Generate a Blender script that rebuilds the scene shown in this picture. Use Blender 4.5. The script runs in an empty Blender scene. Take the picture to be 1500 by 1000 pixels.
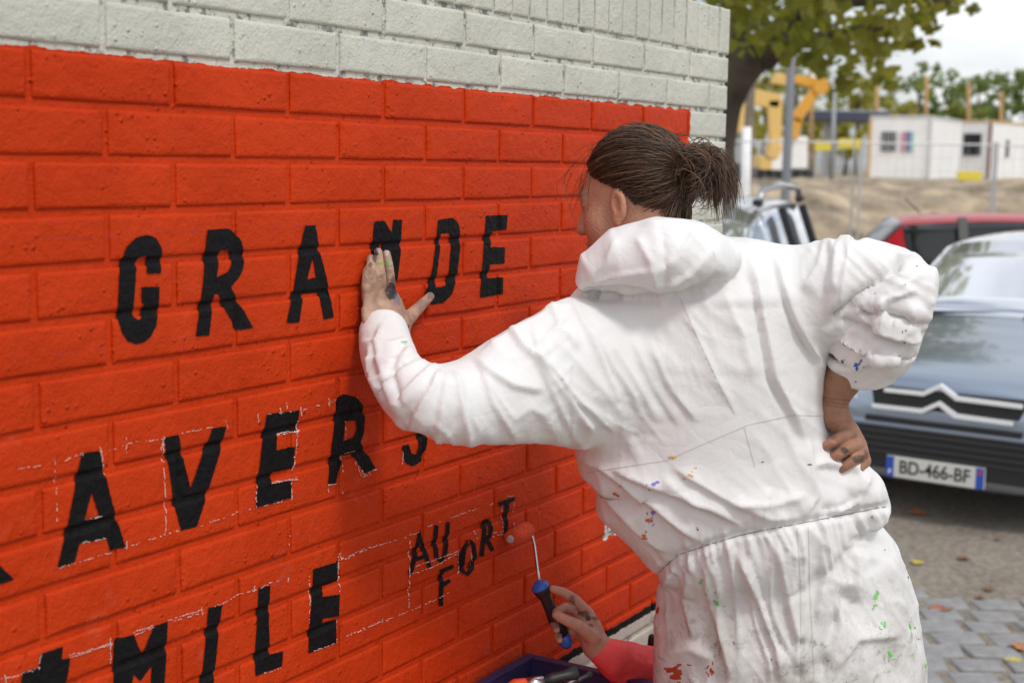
import bpy, bmesh, math, random
import numpy as np
from mathutils import Vector, Matrix, noise as mnoise
from mathutils.bvhtree import BVHTree
from mathutils.geometry import delaunay_2d_cdt
R = math.radians
scene = bpy.context.scene
C = scene.collection

# ------------------------------------------------------------------ camera (fitted to the brick bond)
CAMH = 1.70
PITCH, ROLL = 0.12538, 0.01626
FPX = 2083.33
_w = Vector((0, math.cos(PITCH), -math.sin(PITCH)))
_R = Vector((1, 0, 0)); _U = Vector((0, math.sin(PITCH), math.cos(PITCH)))
_r = _R * math.cos(ROLL) + _U * math.sin(ROLL)
_u = -_R * math.sin(ROLL) + _U * math.cos(ROLL)
cam_d = bpy.data.cameras.new('camera')
cam = bpy.data.objects.new('camera', cam_d); C.objects.link(cam)
M = Matrix((_r, _u, -_w)).transposed().to_4x4(); M.translation = (0, 0, CAMH)
cam.matrix_world = M
cam_d.sensor_width = 36; cam_d.sensor_fit = 'HORIZONTAL'; cam_d.lens = 50
cam_d.clip_start = 0.05; cam_d.clip_end = 3000
cam_d.dof.use_dof = True; cam_d.dof.focus_distance = 2.33; cam_d.dof.aperture_fstop = 5.0
scene.camera = cam
CAM = Vector((0, 0, CAMH))

# ------------------------------------------------------------------ world: bright broken overcast
SUN_EL, SUN_AZ = R(52), R(148)      # azimuth from +Y clockwise, i.e. behind and right of the camera
world = bpy.data.worlds.new('World'); scene.world = world; world.use_nodes = True
nt = world.node_tree; nt.nodes.clear()
def N(t, ty, **kw):
    n = t.nodes.new(ty)
    for k, v in kw.items():
        if k in ('inp',):
            for kk, vv in v.items(): n.inputs[kk].default_value = vv
        else: setattr(n, k, v)
    return n
sky = N(nt, 'ShaderNodeTexSky', sky_type='NISHITA', sun_disc=False, sun_elevation=SUN_EL, sun_rotation=SUN_AZ, air_density=1.0, dust_density=2.0)
bg = N(nt, 'ShaderNodeBackground', inp={'Strength': 0.12})
out = N(nt, 'ShaderNodeOutputWorld')
tc = N(nt, 'ShaderNodeTexCoord')
mp = N(nt, 'ShaderNodeMapping', inp={'Scale': (1.0, 1.0, 2.6)})
cl = N(nt, 'ShaderNodeTexNoise', inp={'Scale': 2.4, 'Detail': 8.0, 'Roughness': 0.55})
cr = N(nt, 'ShaderNodeValToRGB'); cr.color_ramp.elements[0].position = 0.36; cr.color_ramp.elements[1].position = 0.56
cl2 = N(nt, 'ShaderNodeTexNoise', inp={'Scale': 5.0, 'Detail': 6.0})
cr2 = N(nt, 'ShaderNodeValToRGB'); cr2.color_ramp.elements[0].color = (7.0, 7.3, 7.9, 1); cr2.color_ramp.elements[1].color = (11.5, 11.4, 11.2, 1)
mx = N(nt, 'ShaderNodeMixRGB')
nt.links.new(tc.outputs['Generated'], mp.inputs['Vector']); nt.links.new(mp.outputs[0], cl.inputs['Vector']); nt.links.new(mp.outputs[0], cl2.inputs['Vector'])
nt.links.new(cl.outputs['Fac'], cr.inputs[0]); nt.links.new(cl2.outputs['Fac'], cr2.inputs[0])
nt.links.new(cr.outputs[0], mx.inputs['Fac']); nt.links.new(sky.outputs[0], mx.inputs['Color1']); nt.links.new(cr2.outputs[0], mx.inputs['Color2'])
nt.links.new(mx.outputs[0], bg.inputs['Color']); nt.links.new(bg.outputs[0], out.inputs['Surface'])

sun_d = bpy.data.lights.new('sun', 'SUN'); sun_d.energy = 1.5; sun_d.angle = R(11); sun_d.color = (1.0, 0.96, 0.9)
sun = bpy.data.objects.new('sun', sun_d); C.objects.link(sun)
sdir = Vector((math.sin(SUN_AZ) * math.cos(SUN_EL), math.cos(SUN_AZ) * math.cos(SUN_EL), math.sin(SUN_EL)))
sun.rotation_euler = (-sdir).to_track_quat('-Z', 'Y').to_euler(); sun.location = sdir * 50
vs = scene.view_settings
vs.view_transform = 'Standard'; vs.look = 'None'; vs.gamma = 1; vs.use_curve_mapping = False
vs.exposure = 0.0

# ------------------------------------------------------------------ pixel helpers (photograph 1500 x 1000)
def ray(x, y): return _w + _r * ((x - 750) / FPX) - _u * ((y - 500) / FPX)
def at(x, y, Y):                       # point seen at pixel x,y lying Y metres ahead
    v = ray(x, y); return CAM + v * (Y / v.y)
def proj_np(P):                        # (N,3) -> pixel coords
    q = P - np.array(CAM)
    a = q @ np.array(_r); b = q @ np.array(_u); c = q @ np.array(_w)
    return np.stack([750 + FPX * a / c, 500 - FPX * b / c], 1)
WTH, WD, WS0 = 0.54413, 1.34655, 1.13812
WZ0 = CAMH + 0.06085
wd = Vector((math.sin(WTH), math.cos(WTH), 0)); wn = Vector((math.cos(WTH), -math.sin(WTH), 0))
W_ORG = -wn * WD                       # foot of the perpendicular from the camera, at ground level
def wall_hit(x, y, n=0.0):             # pixel -> (s, z) on the wall plane shifted n towards the camera
    v = ray(x, y); t = (-(WD - n)) / v.dot(wn); q = v * t
    return q.dot(wd), q.z + CAMH
def on_wall(x, y, n=0.0):
    s, z = wall_hit(x, y, n); p = W_ORG + wd * s + wn * n; p.z = z; return p

# ------------------------------------------------------------------ material helpers
MATS = {}
def pmat(name, col, rough=0.6, metal=0.0, spec=0.5, noise=None, bump=None, coat=0.0, trans=0.0, emit=None, ior=None):
    """noise=(scale, amount) colour variation, bump=(scale, strength, detail)"""
    m = bpy.data.materials.new(name); m.use_nodes = True; t = m.node_tree
    b = t.nodes['Principled BSDF']
    b.inputs['Base Color'].default_value = (*col, 1); b.inputs['Roughness'].default_value = rough
    b.inputs['Metallic'].default_value = metal; b.inputs['Specular IOR Level'].default_value = spec
    b.inputs['Coat Weight'].default_value = coat; b.inputs['Coat Roughness'].default_value = 0.04
    if ior: b.inputs['IOR'].default_value = ior
    if trans: b.inputs['Transmission Weight'].default_value = trans
    co = N(t, 'ShaderNodeTexCoord')
    if noise:
        nz = N(t, 'ShaderNodeTexNoise', inp={'Scale': noise[0], 'Detail': 6.0, 'Roughness': 0.6})
        t.links.new(co.outputs['Object'], nz.inputs['Vector'])
        h = N(t, 'ShaderNodeHueSaturation', inp={'Color': (*col, 1)})
        mr = N(t, 'ShaderNodeMapRange', inp={'From Min': 0.3, 'From Max': 0.7, 'To Min': 1 - noise[1], 'To Max': 1 + noise[1]})
        t.links.new(nz.outputs['Fac'], mr.inputs['Value']); t.links.new(mr.outputs[0], h.inputs['Value'])
        t.links.new(h.outputs[0], b.inputs['Base Color'])
    if bump:
        nb = N(t, 'ShaderNodeTexNoise', inp={'Scale': bump[0], 'Detail': bump[2] if len(bump) > 2 else 4.0})
        t.links.new(co.outputs['Object'], nb.inputs['Vector'])
        bp = N(t, 'ShaderNodeBump', inp={'Strength': bump[1], 'Distance': 0.01})
        t.links.new(nb.outputs['Fac'], bp.inputs['Height']); t.links.new(bp.outputs[0], b.inputs['Normal'])
    MATS[name] = m
    return m
def attr_mat(name, attr='Col', rough=0.5, spec=0.4, bump=None, sss=0.0):
    m = pmat(name, (1, 1, 1), rough, spec=spec, bump=bump); t = m.node_tree
    a = N(t, 'ShaderNodeAttribute', attribute_name=attr)
    t.links.new(a.outputs['Color'], t.nodes['Principled BSDF'].inputs['Base Color'])
    if sss:
        b = t.nodes['Principled BSDF']; b.inputs['Subsurface Weight'].default_value = sss
        b.inputs['Subsurface Radius'].default_value = (0.006, 0.003, 0.0015); b.inputs['Subsurface Scale'].default_value = 1.0
    return m

# ------------------------------------------------------------------ object helpers
def link(name, me, mat=None, parent=None):
    o = bpy.data.objects.new(name, me); C.objects.link(o)
    if mat is not None:
        me.materials.clear(); me.materials.append(mat)
    if parent is not None: o.parent = parent
    return o
def tag(o, label=None, cat=None, group=None, kind=None):
    if label: o['label'] = label
    if cat: o['category'] = cat
    if group: o['group'] = group
    if kind: o['kind'] = kind
    return o
def empty(name, loc=(0, 0, 0), rz=0.0):
    o = bpy.data.objects.new(name, None); C.objects.link(o); o.location = loc; o.rotation_euler = (0, 0, rz); o.empty_display_size = 0.1
    return o
def mesh(name, v, f, smooth=False):
    me = bpy.data.meshes.new(name); me.from_pydata([tuple(p) for p in v], [], [tuple(q) for q in f]); me.update()
    if smooth: me.polygons.foreach_set('use_smooth', [True] * len(me.polygons))
    return me
class MB:
    def __init__(s): s.v = []; s.f = []
    def add(s, v, f):
        k = len(s.v); s.v += [tuple(p) for p in v]; s.f += [tuple(i + k for i in q) for q in f]; return s
    def box(s, c, d, rz=0.0, mat=None):
        hx, hy, hz = d[0] / 2, d[1] / 2, d[2] / 2
        vs_ = [Vector((x, y, z)) for x in (-hx, hx) for y in (-hy, hy) for z in (-hz, hz)]
        m = mat if mat is not None else Matrix.Rotation(rz, 3, 'Z')
        return s.add([m @ p + Vector(c) for p in vs_], [(0, 1, 3, 2), (4, 6, 7, 5), (0, 4, 5, 1), (2, 3, 7, 6), (0, 2, 6, 4), (1, 5, 7, 3)])
    def tube(s, pts, rad, n=8, cap=True):
        pts = [Vector(p) for p in pts]
        if not hasattr(rad, '__len__'): rad = [rad] * len(pts)
        rings = []; up = Vector((0, 0, 1))
        for i, p in enumerate(pts):
            t = (pts[min(i + 1, len(pts) - 1)] - pts[max(i - 1, 0)]).normalized()
            a = t.cross(up)
            if a.length < 1e-3: a = t.cross(Vector((1, 0, 0)))
            a.normalize(); b = t.cross(a)
            rings.append([p + (a * math.cos(2 * math.pi * k / n) + b * math.sin(2 * math.pi * k / n)) * rad[i] for k in range(n)])
        v = [q for r_ in rings for q in r_]; f = []
        for i in range(len(pts) - 1):
            for k in range(n):
                f.append((i * n + k, i * n + (k + 1) % n, (i + 1) * n + (k + 1) % n, (i + 1) * n + k))
        if cap: f.append(tuple(range(n))[::-1]); f.append(tuple((len(pts) - 1) * n + k for k in range(n)))
        return s.add(v, f)
    def prism(s, poly, y0, y1, fn):      # poly of (a,b), extruded between y0,y1; fn(a,b,y) -> point
        n = len(poly)
        v = [fn(a, b, y0) for a, b in poly] + [fn(a, b, y1) for a, b in poly]
        f = [tuple(range(n)), tuple(range(2 * n - 1, n - 1, -1))] + [(i, i + n, (i + 1) % n + n, (i + 1) % n) for i in range(n)]
        return s.add(v, f)
    def build(s, name, mat=None, parent=None, smooth=False, bevel=0.0):
        me = mesh(name, s.v, s.f, smooth)
        bm = bmesh.new(); bm.from_mesh(me); bmesh.ops.recalc_face_normals(bm, faces=bm.faces)
        if bevel: bmesh.ops.bevel(bm, geom=[e for e in bm.edges if e.calc_face_angle(0) > 0.5], offset=bevel, segments=2, affect='EDGES', profile=0.7)
        bm.to_mesh(me); bm.free()
        return link(name, me, mat, parent)

# value noise (vectorised)
def _hash(i, j, k, s):
    h = (i * 374761393 + j * 668265263 + k * 2147483647 + s * 1274126177) & 0xffffffff
    h = ((h ^ (h >> 13)) * 1274126177) & 0xffffffff
    return ((h ^ (h >> 16)) & 0xffff) / 65535.0
def vnoise(P, scale, seed=0):
    q = np.asarray(P, dtype=np.float64) * scale + 1000.0
    i = np.floor(q).astype(np.int64); f = q - i; f = f * f * (3 - 2 * f); r_ = 0
    for dx in (0, 1):
        for dy in (0, 1):
            for dz in (0, 1):
                wgt = (f[:, 0] if dx else 1 - f[:, 0]) * (f[:, 1] if dy else 1 - f[:, 1]) * (f[:, 2] if dz else 1 - f[:, 2])
                r_ = r_ + wgt * _hash(i[:, 0] + dx, i[:, 1] + dy, i[:, 2] + dz, seed)
    return r_ * 2 - 1
def ridged(P, scale, seed=0): return 1 - 2 * np.abs(vnoise(P, scale, seed))

# ------------------------------------------------------------------ implicit surfaces (bodies, clothes, hands)
def sec_tube(secs, cap=None, inset=0.0):
    """secs: list of (left point, right point, half depth). Elliptical tube through them."""
    c = [0.5 * (Vector(a) + Vector(b)) for a, b, _ in secs]
    A = [0.5 * (Vector(b) - Vector(a)).length - inset for a, b, _ in secs]
    u = [(Vector(b) - Vector(a)).normalized() for a, b, _ in secs]
    B = [s_[2] for s_ in secs]; v = []
    for i in range(len(secs)):
        t = (c[min(i + 1, len(c) - 1)] - c[max(i - 1, 0)]).normalized()
        w_ = t.cross(u[i])
        v.append(w_.normalized())
        u[i] = v[i].cross(t).normalized()
    c, u, v = np.array(c), np.array(u), np.array(v); A, B = np.array(A), np.array(B)
    def f(P):
        best = np.full(len(P), 9.0)
        for i in range(len(c) - 1):
            e = c[i + 1] - c[i]; L2 = e @ e
            t = np.clip(((P - c[i]) @ e) / L2, 0, 1)[:, None]
            q = P - (c[i] + t * e); uu = u[i] * (1 - t) + u[i + 1] * t; vv = v[i] * (1 - t) + v[i + 1] * t
            a = A[i] * (1 - t[:, 0]) + A[i + 1] * t[:, 0]; b = B[i] * (1 - t[:, 0]) + B[i + 1] * t[:, 0]
            x = (q * uu).sum(1); y = (q * vv).sum(1); tt = e / math.sqrt(L2); z = q @ tt
            m = np.minimum(a, b) * 0.5 if cap is None else np.full(len(a), cap)
            k0 = np.sqrt((x / a) ** 2 + (y / b) ** 2 + (z / m) ** 2) + 1e-9
            k1 = np.sqrt((x / a ** 2) ** 2 + (y / b ** 2) ** 2 + (z / m ** 2) ** 2) + 1e-9
            best = np.minimum(best, k0 * (k0 - 1) / k1)
        return best
    mx_ = max(A.max(), B.max()); f.lo = c.min(0) - mx_; f.hi = c.max(0) + mx_
    return f
def cone(pts, rad):
    """chain of round cones"""
    pts = np.array([list(p) for p in pts], dtype=float); rad = np.array(rad, dtype=float)
    def f(P):
        best = np.full(len(P), 9.0)
        for i in range(len(pts) - 1):
            e = pts[i + 1] - pts[i]; t = np.clip(((P - pts[i]) @ e) / (e @ e), 0, 1)
            d = np.linalg.norm(P - (pts[i] + t[:, None] * e), axis=1) - (rad[i] * (1 - t) + rad[i + 1] * t)
            best = np.minimum(best, d)
        return best
    f.lo = pts.min(0) - rad.max(); f.hi = pts.max(0) + rad.max()
    return f
def ell(c, r_, rot=None):
    c = np.array(list(c), dtype=float); r_ = np.array(r_, dtype=float); rm = np.array(rot) if rot is not None else np.eye(3)   # rows = local axes
    def f(P):
        q = (P - c) @ rm.T
        k0 = np.sqrt(((q / r_) ** 2).sum(1)) + 1e-9; k1 = np.sqrt(((q / r_ ** 2) ** 2).sum(1)) + 1e-9
        return k0 * (k0 - 1) / k1
    f.lo = c - r_.max(); f.hi = c + r_.max()
    return f
def smin(a, b, k):
    h = np.clip(0.5 + 0.5 * (b - a) / k, 0, 1); return b * (1 - h) + a * h - k * h * (1 - h)
def surface(prims, step, cut=None, extra=None):
    """prims: list of (f, k) smooth-unioned in order; returns verts, quads by surface nets"""
    lo = np.min([p[0].lo for p in prims], 0) - 3 * step; hi = np.max([p[0].hi for p in prims], 0) + 3 * step
    n = np.ceil((hi - lo) / step).astype(int) + 1
    D = np.full(n, 1.0, dtype=np.float32)
    bs = 12
    def ev(P):
        d = None
        for f, k in prims:
            x = f(P)
            d = x if d is None else (smin(d, x, k) if k > 0 else np.minimum(d, x))
        if extra is not None: d = extra(P, d)
        return d
    nb = [range(0, n[i], bs) for i in range(3)]
    cen = np.array([[i + bs / 2, j + bs / 2, k + bs / 2] for i in nb[0] for j in nb[1] for k in nb[2]]) * step + lo
    dc = ev(cen); act = np.abs(dc) < bs * step * 1.6
    idx = [(i, j, k) for i in nb[0] for j in nb[1] for k in nb[2]]
    for a, (i, j, k), dcc in zip(act, idx, dc):
        sl = (slice(i, min(i + bs, n[0])), slice(j, min(j + bs, n[1])), slice(k, min(k + bs, n[2])))
        if not a: D[sl] = 1.0 if dcc > 0 else -1.0; continue
        g = np.meshgrid(*[np.arange(s_.start, s_.stop) for s_ in sl], indexing='ij')
        P = np.stack([x.ravel() for x in g], 1) * step + lo
        D[sl] = ev(P).reshape(g[0].shape)
    S = D < 0
    c8 = [(dx, dy, dz) for dx in (0, 1) for dy in (0, 1) for dz in (0, 1)]
    def sub(A_, d): return A_[d[0]:n[0] - 1 + d[0], d[1]:n[1] - 1 + d[1], d[2]:n[2] - 1 + d[2]]
    cnt = sum(sub(S, d).astype(np.int8) for d in c8)
    cells = np.argwhere((cnt > 0) & (cnt < 8))
    vid = -np.ones(n, dtype=np.int64); vid[tuple(cells.T)] = np.arange(len(cells))
    acc = np.zeros((len(cells), 3)); num = np.zeros(len(cells))
    for a in range(8):
        for b in range(a + 1, 8):
            da, db = np.array(c8[a]), np.array(c8[b])
            if np.abs(da - db).sum() != 1: continue
            va = D[tuple((cells + da).T)]; vb = D[tuple((cells + db).T)]
            m = (va < 0) != (vb < 0); t = np.where(m, va / np.where(m, va - vb, 1), 0)
            acc += np.where(m[:, None], da + t[:, None] * (db - da), 0); num += m
    V = (cells + acc / num[:, None]) * step + lo
    Q = []
    for ax in range(3):
        o1, o2 = [(1, 2), (2, 0), (0, 1)][ax]
        e = np.zeros(3, int); e[ax] = 1
        A_ = S[tuple(slice(0, n[i] - e[i]) for i in range(3))]; B_ = S[tuple(slice(e[i], n[i]) for i in range(3))]
        ed = np.argwhere(A_ != B_)
        ed = ed[(ed[:, o1] > 0) & (ed[:, o2] > 0)]
        s_in = S[tuple(ed.T)]
        u1 = np.zeros(3, int); u1[o1] = 1; u2 = np.zeros(3, int); u2[o2] = 1
        q = np.stack([vid[tuple((ed - u1 - u2).T)], vid[tuple((ed - u2).T)], vid[tuple(ed.T)], vid[tuple((ed - u1).T)]], 1)
        q[~s_in] = q[~s_in][:, ::-1]
        Q.append(q[(q >= 0).all(1)])
    return V, np.concatenate(Q)
def vnormals(V, Q):
    fn = np.cross(V[Q[:, 2]] - V[Q[:, 0]], V[Q[:, 3]] - V[Q[:, 1]])
    nn = np.zeros_like(V)
    for k in range(4): np.add.at(nn, Q[:, k], fn)
    return nn / (np.linalg.norm(nn, axis=1, keepdims=True) + 1e-12)
def relax(V, Q, it=2, lam=0.5):
    E = np.concatenate([Q[:, [0, 1]], Q[:, [1, 2]], Q[:, [2, 3]], Q[:, [3, 0]]])
    for _ in range(it):
        s = np.zeros_like(V); c = np.zeros(len(V))
        np.add.at(s, E[:, 0], V[E[:, 1]]); np.add.at(s, E[:, 1], V[E[:, 0]]); np.add.at(c, E[:, 0], 1); np.add.at(c, E[:, 1], 1)
        V = V + lam * (s / c[:, None] - V)
    return V
def np_mesh(name, V, Q, col=None):
    me = bpy.data.meshes.new(name)
    me.vertices.add(len(V)); me.vertices.foreach_set('co', np.asarray(V, dtype=np.float32).ravel())
    me.loops.add(len(Q) * 4); me.loops.foreach_set('vertex_index', np.asarray(Q, dtype=np.int32).ravel())
    me.polygons.add(len(Q)); me.polygons.foreach_set('loop_start', np.arange(0, len(Q) * 4, 4, dtype=np.int32))
    me.polygons.foreach_set('loop_total', np.full(len(Q), 4, dtype=np.int32))
    me.polygons.foreach_set('use_smooth', np.ones(len(Q), dtype=bool))
    me.update(); me.validate()
    if col is not None:
        a = me.color_attributes.new('Col', 'FLOAT_COLOR', 'POINT')
        a.data.foreach_set('color', np.concatenate([col, np.ones((len(col), 1))], 1).astype(np.float32).ravel())
    return me
def polyd(px, pts):
    """distance (pixels) and parameter 0..1 to a pixel polyline"""
    pts = np.array(pts, dtype=float); best = np.full(len(px), 1e9); bt = np.zeros(len(px)); sg = np.zeros(len(px))
    L = np.concatenate([[0], np.cumsum(np.linalg.norm(np.diff(pts, axis=0), axis=1))])
    for i in range(len(pts) - 1):
        e = pts[i + 1] - pts[i]; q = px - pts[i]; t = np.clip((q @ e) / (e @ e), 0, 1)
        dv = q - t[:, None] * e; d = np.linalg.norm(dv, axis=1); m = d < best
        best = np.where(m, d, best); bt = np.where(m, (L[i] + t * (L[i + 1] - L[i])) / L[-1], bt)
        sg = np.where(m, np.sign(e[0] * dv[:, 1] - e[1] * dv[:, 0]), sg)
    return best, bt, sg

# ================================================================== GROUND
ROADZ = -0.15
def ground_z(x, y):
    t = min(max((y - 2.9) / 1.5, 0), 1); t = t * t * (3 - 2 * t)
    return ROADZ * t
gm = bpy.data.materials.new('gravelly_asphalt'); gm.use_nodes = True; t = gm.node_tree; b = t.nodes['Principled BSDF']
co = N(t, 'ShaderNodeTexCoord')
n1 = N(t, 'ShaderNodeTexNoise', inp={'Scale': 0.9, 'Detail': 8.0, 'Roughness': 0.65}); n2 = N(t, 'ShaderNodeTexNoise', inp={'Scale': 28.0, 'Detail': 9.0, 'Roughness': 0.75})
v1 = N(t, 'ShaderNodeTexVoronoi', inp={'Scale': 90.0})
r1 = N(t, 'ShaderNodeValToRGB'); r1.color_ramp.elements[0].position = 0.32; r1.color_ramp.elements[0].color = (0.21, 0.18, 0.145, 1); r1.color_ramp.elements[1].position = 0.7; r1.color_ramp.elements[1].color = (0.36, 0.32, 0.27, 1)
r2 = N(t, 'ShaderNodeValToRGB'); r2.color_ramp.elements[0].position = 0.3; r2.color_ramp.elements[0].color = (0.38, 0.38, 0.38, 1); r2.color_ramp.elements[1].position = 0.7; r2.color_ramp.elements[1].color = (1.5, 1.47, 1.42, 1)
mm = N(t, 'ShaderNodeMixRGB', blend_type='MULTIPLY', inp={'Fac': 1.0})
for n_ in (n1, n2, v1): t.links.new(co.outputs['Object'], n_.inputs['Vector'])
t.links.new(n1.outputs['Fac'], r1.inputs[0]); t.links.new(n2.outputs['Fac'], r2.inputs[0])
t.links.new(r1.outputs[0], mm.inputs['Color1']); t.links.new(r2.outputs[0], mm.inputs['Color2']); t.links.new(mm.outputs[0], b.inputs['Base Color'])
bp = N(t, 'ShaderNodeBump', inp={'Strength': 0.7, 'Distance': 0.012}); t.links.new(v1.outputs['Distance'], bp.inputs['Height']); t.links.new(bp.outputs[0], b.inputs['Normal'])
b.inputs['Roughness'].default_value = 0.85
ys = [-60, -10, 0, 1, 2, 2.6] + [2.8 + 0.1 * i for i in range(18)] + [5, 6, 8, 12, 20, 40, 100, 400, 1500]
xs = [-1500, -300, -60, -15, -4, -1, 0, 1, 2, 3, 4, 6, 10, 20, 60, 300, 1500]
gv = [(x, y, ground_z(x, y)) for y in ys for x in xs]
gf = [(j * len(xs) + i, j * len(xs) + i + 1, (j + 1) * len(xs) + i + 1, (j + 1) * len(xs) + i) for j in range(len(ys) - 1) for i in range(len(xs) - 1)]
ground = link('ground', mesh('ground', gv, gf, True), gm); tag(ground, kind='structure')

# raised building-site ground behind the parked cars: a loose earth bank
SITEZ = 1.28
random.seed(3)
em = pmat('dry_earth', (0.33, 0.26, 0.175), 0.95, noise=(1.1, 0.75), bump=(3.0, 1.0, 8.0))
bx = np.linspace(-30, 60, 181); by = np.concatenate([np.linspace(23, 34, 40), np.linspace(35, 140, 30)])
gx, gy = np.meshgrid(bx, by); P3 = np.stack([gx.ravel(), gy.ravel(), 0 * gx.ravel()], 1)
tt = np.clip((P3[:, 1] - 24.0 - 1.2 * vnoise(P3, 0.35, 4)) / 5.0, 0, 1); tt = tt * tt * (3 - 2 * tt)
hh = ROADZ - 0.12 + (SITEZ - ROADZ + 0.1) * tt + (0.22 * vnoise(P3, 0.5, 1) + 0.16 * vnoise(P3, 1.3, 2) + 0.07 * vnoise(P3, 3.1, 3)) * np.clip(tt * 4, 0, 1) * np.where(P3[:, 1] > 36, 0.25, 1)
bv = P3.copy(); bv[:, 2] = hh
bf = [(j * len(bx) + i, j * len(bx) + i + 1, (j + 1) * len(bx) + i + 1, (j + 1) * len(bx) + i) for j in range(len(by) - 1) for i in range(len(bx) - 1)]
bank = link('earth_bank', mesh('earth_bank', bv, bf, True), em); tag(bank, kind='structure')

# ================================================================== BRICK WALL
S_END = wall_hit(1066, 130)[0]
wall = empty('brick_wall', W_ORG, math.pi / 2 - WTH)
tag(wall, 'painted brick wall with orange mural panel, pale grey border and upright brick coping', 'wall')
BL, BH, PITCHS, COURSE = 0.22, 0.0555, 0.23, 0.065
S_BEG = -0.6
S_EDGE = wall_hit(1011, 190)[0]; Z_TOP = WZ0 + 0.065 - 0.003; Z_BOT = WZ0 - 0.9946 - 0.06085 + 0.0
Z_BOT = CAMH - 0.9946
nS0, nZ1 = wall_hit(886, 770); nZ0 = wall_hit(886, 790)[1]; nZ1 = wall_hit(886, 742)[1]

wm = bpy.data.materials.new('painted_brick'); wm.use_nodes = True; t = wm.node_tree; b = t.nodes['Principled BSDF']
geo = N(t, 'ShaderNodeNewGeometry')
sub = N(t, 'ShaderNodeVectorMath', operation='SUBTRACT'); sub.inputs[1].default_value = W_ORG
t.links.new(geo.outputs['Position'], sub.inputs[0])
dots = N(t, 'ShaderNodeVectorMath', operation='DOT_PRODUCT'); dots.inputs[1].default_value = wd; t.links.new(sub.outputs[0], dots.inputs[0])
sepz = N(t, 'ShaderNodeSeparateXYZ'); t.links.new(sub.outputs[0], sepz.inputs[0])
ez = N(t, 'ShaderNodeTexNoise', inp={'Scale': 38.0, 'Detail': 4.0}); t.links.new(geo.outputs['Position'], ez.inputs['Vector'])
def math_(op, a, b_=None, c_=None):
    n_ = N(t, 'ShaderNodeMath', operation=op)
    for i, x in enumerate((a, b_, c_)):
        if x is None: continue
        if isinstance(x, (int, float)): n_.inputs[i].default_value = x
        else: t.links.new(x, n_.inputs[i])
    return n_.outputs[0]
wob = math_('MULTIPLY', math_('SUBTRACT', ez.outputs['Fac'], 0.5), 0.014)
S = math_('ADD', dots.outputs['Value'], wob); Z = math_('ADD', sepz.outputs['Z'], wob)
orange = math_('MULTIPLY', math_('LESS_THAN', S, S_EDGE), math_('MULTIPLY', math_('LESS_THAN', Z, Z_TOP), math_('GREATER_THAN', Z, Z_BOT)))
notch = math_('MULTIPLY', math_('MULTIPLY', math_('GREATER_THAN', S, nS0), math_('LESS_THAN', S, nS0 + 0.25)), math_('MULTIPLY', math_('GREATER_THAN', Z, nZ0), math_('LESS_THAN', Z, nZ1)))
orange = math_('MULTIPLY', orange, math_('SUBTRACT', 1.0, notch))
band = math_('MULTIPLY', math_('LESS_THAN', S, S_EDGE + 0.05), math_('MULTIPLY', math_('LESS_THAN', Z, Z_BOT), math_('GREATER_THAN', Z, Z_BOT - 0.017)))
# orange paint: brush variation and faint rubbed patches
nb1 = N(t, 'ShaderNodeTexNoise', inp={'Scale': 6.0, 'Detail': 7.0, 'Roughness': 0.6}); t.links.new(geo.outputs['Position'], nb1.inputs['Vector'])
oc = N(t, 'ShaderNodeValToRGB'); oc.color_ramp.elements[0].position = 0.3; oc.color_ramp.elements[0].color = (0.50, 0.037, 0.0055, 1); oc.color_ramp.elements[1].position = 0.72; oc.color_ramp.elements[1].color = (0.60, 0.050, 0.008, 1)
t.links.new(nb1.outputs['Fac'], oc.inputs[0])
nb2 = N(t, 'ShaderNodeTexNoise', inp={'Scale': 9.0, 'Detail': 9.0, 'Roughness': 0.7}); t.links.new(sub.outputs[0], nb2.inputs['Vector'])
smr = N(t, 'ShaderNodeMapRange', inp={'From Min': 0.60, 'From Max': 0.78, 'To Min': 0.0, 'To Max': 0.35}); t.links.new(nb2.outputs['Fac'], smr.inputs['Value'])
low = N(t, 'ShaderNodeMapRange', inp={'From Min': CAMH - 0.15, 'From Max': CAMH - 0.4, 'To Min': 0.15, 'To Max': 1.0}); t.links.new(sepz.outputs['Z'], low.inputs['Value'])
smf = math_('MULTIPLY', smr.outputs[0], low.outputs[0])
ocm = N(t, 'ShaderNodeMixRGB', inp={'Color2': (0.66, 0.19, 0.12, 1)}); t.links.new(smf, ocm.inputs['Fac']); t.links.new(oc.outputs[0], ocm.inputs['Color1'])
# pale paint with grey grime
wc = N(t, 'ShaderNodeValToRGB'); wc.color_ramp.elements[0].position = 0.25; wc.color_ramp.elements[0].color = (0.52, 0.53, 0.47, 1); wc.color_ramp.elements[1].position = 0.7; wc.color_ramp.elements[1].color = (0.66, 0.66, 0.58, 1)
t.links.new(nb1.outputs['Fac'], wc.inputs[0])
c1 = N(t, 'ShaderNodeMixRGB'); t.links.new(orange, c1.inputs['Fac']); t.links.new(wc.outputs[0], c1.inputs['Color1']); t.links.new(ocm.outputs[0], c1.inputs['Color2'])
c2 = N(t, 'ShaderNodeMixRGB', inp={'Color2': (0.012, 0.012, 0.014, 1)}); t.links.new(band, c2.inputs['Fac']); t.links.new(c1.outputs[0], c2.inputs['Color1'])
t.links.new(c2.outputs[0], b.inputs['Base Color'])
rr = N(t, 'ShaderNodeMapRange', inp={'To Min': 0.6, 'To Max': 0.42}); t.links.new(orange, rr.inputs['Value']); t.links.new(rr.outputs[0], b.inputs['Roughness'])
b.inputs['Specular IOR Level'].default_value = 0.08
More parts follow.
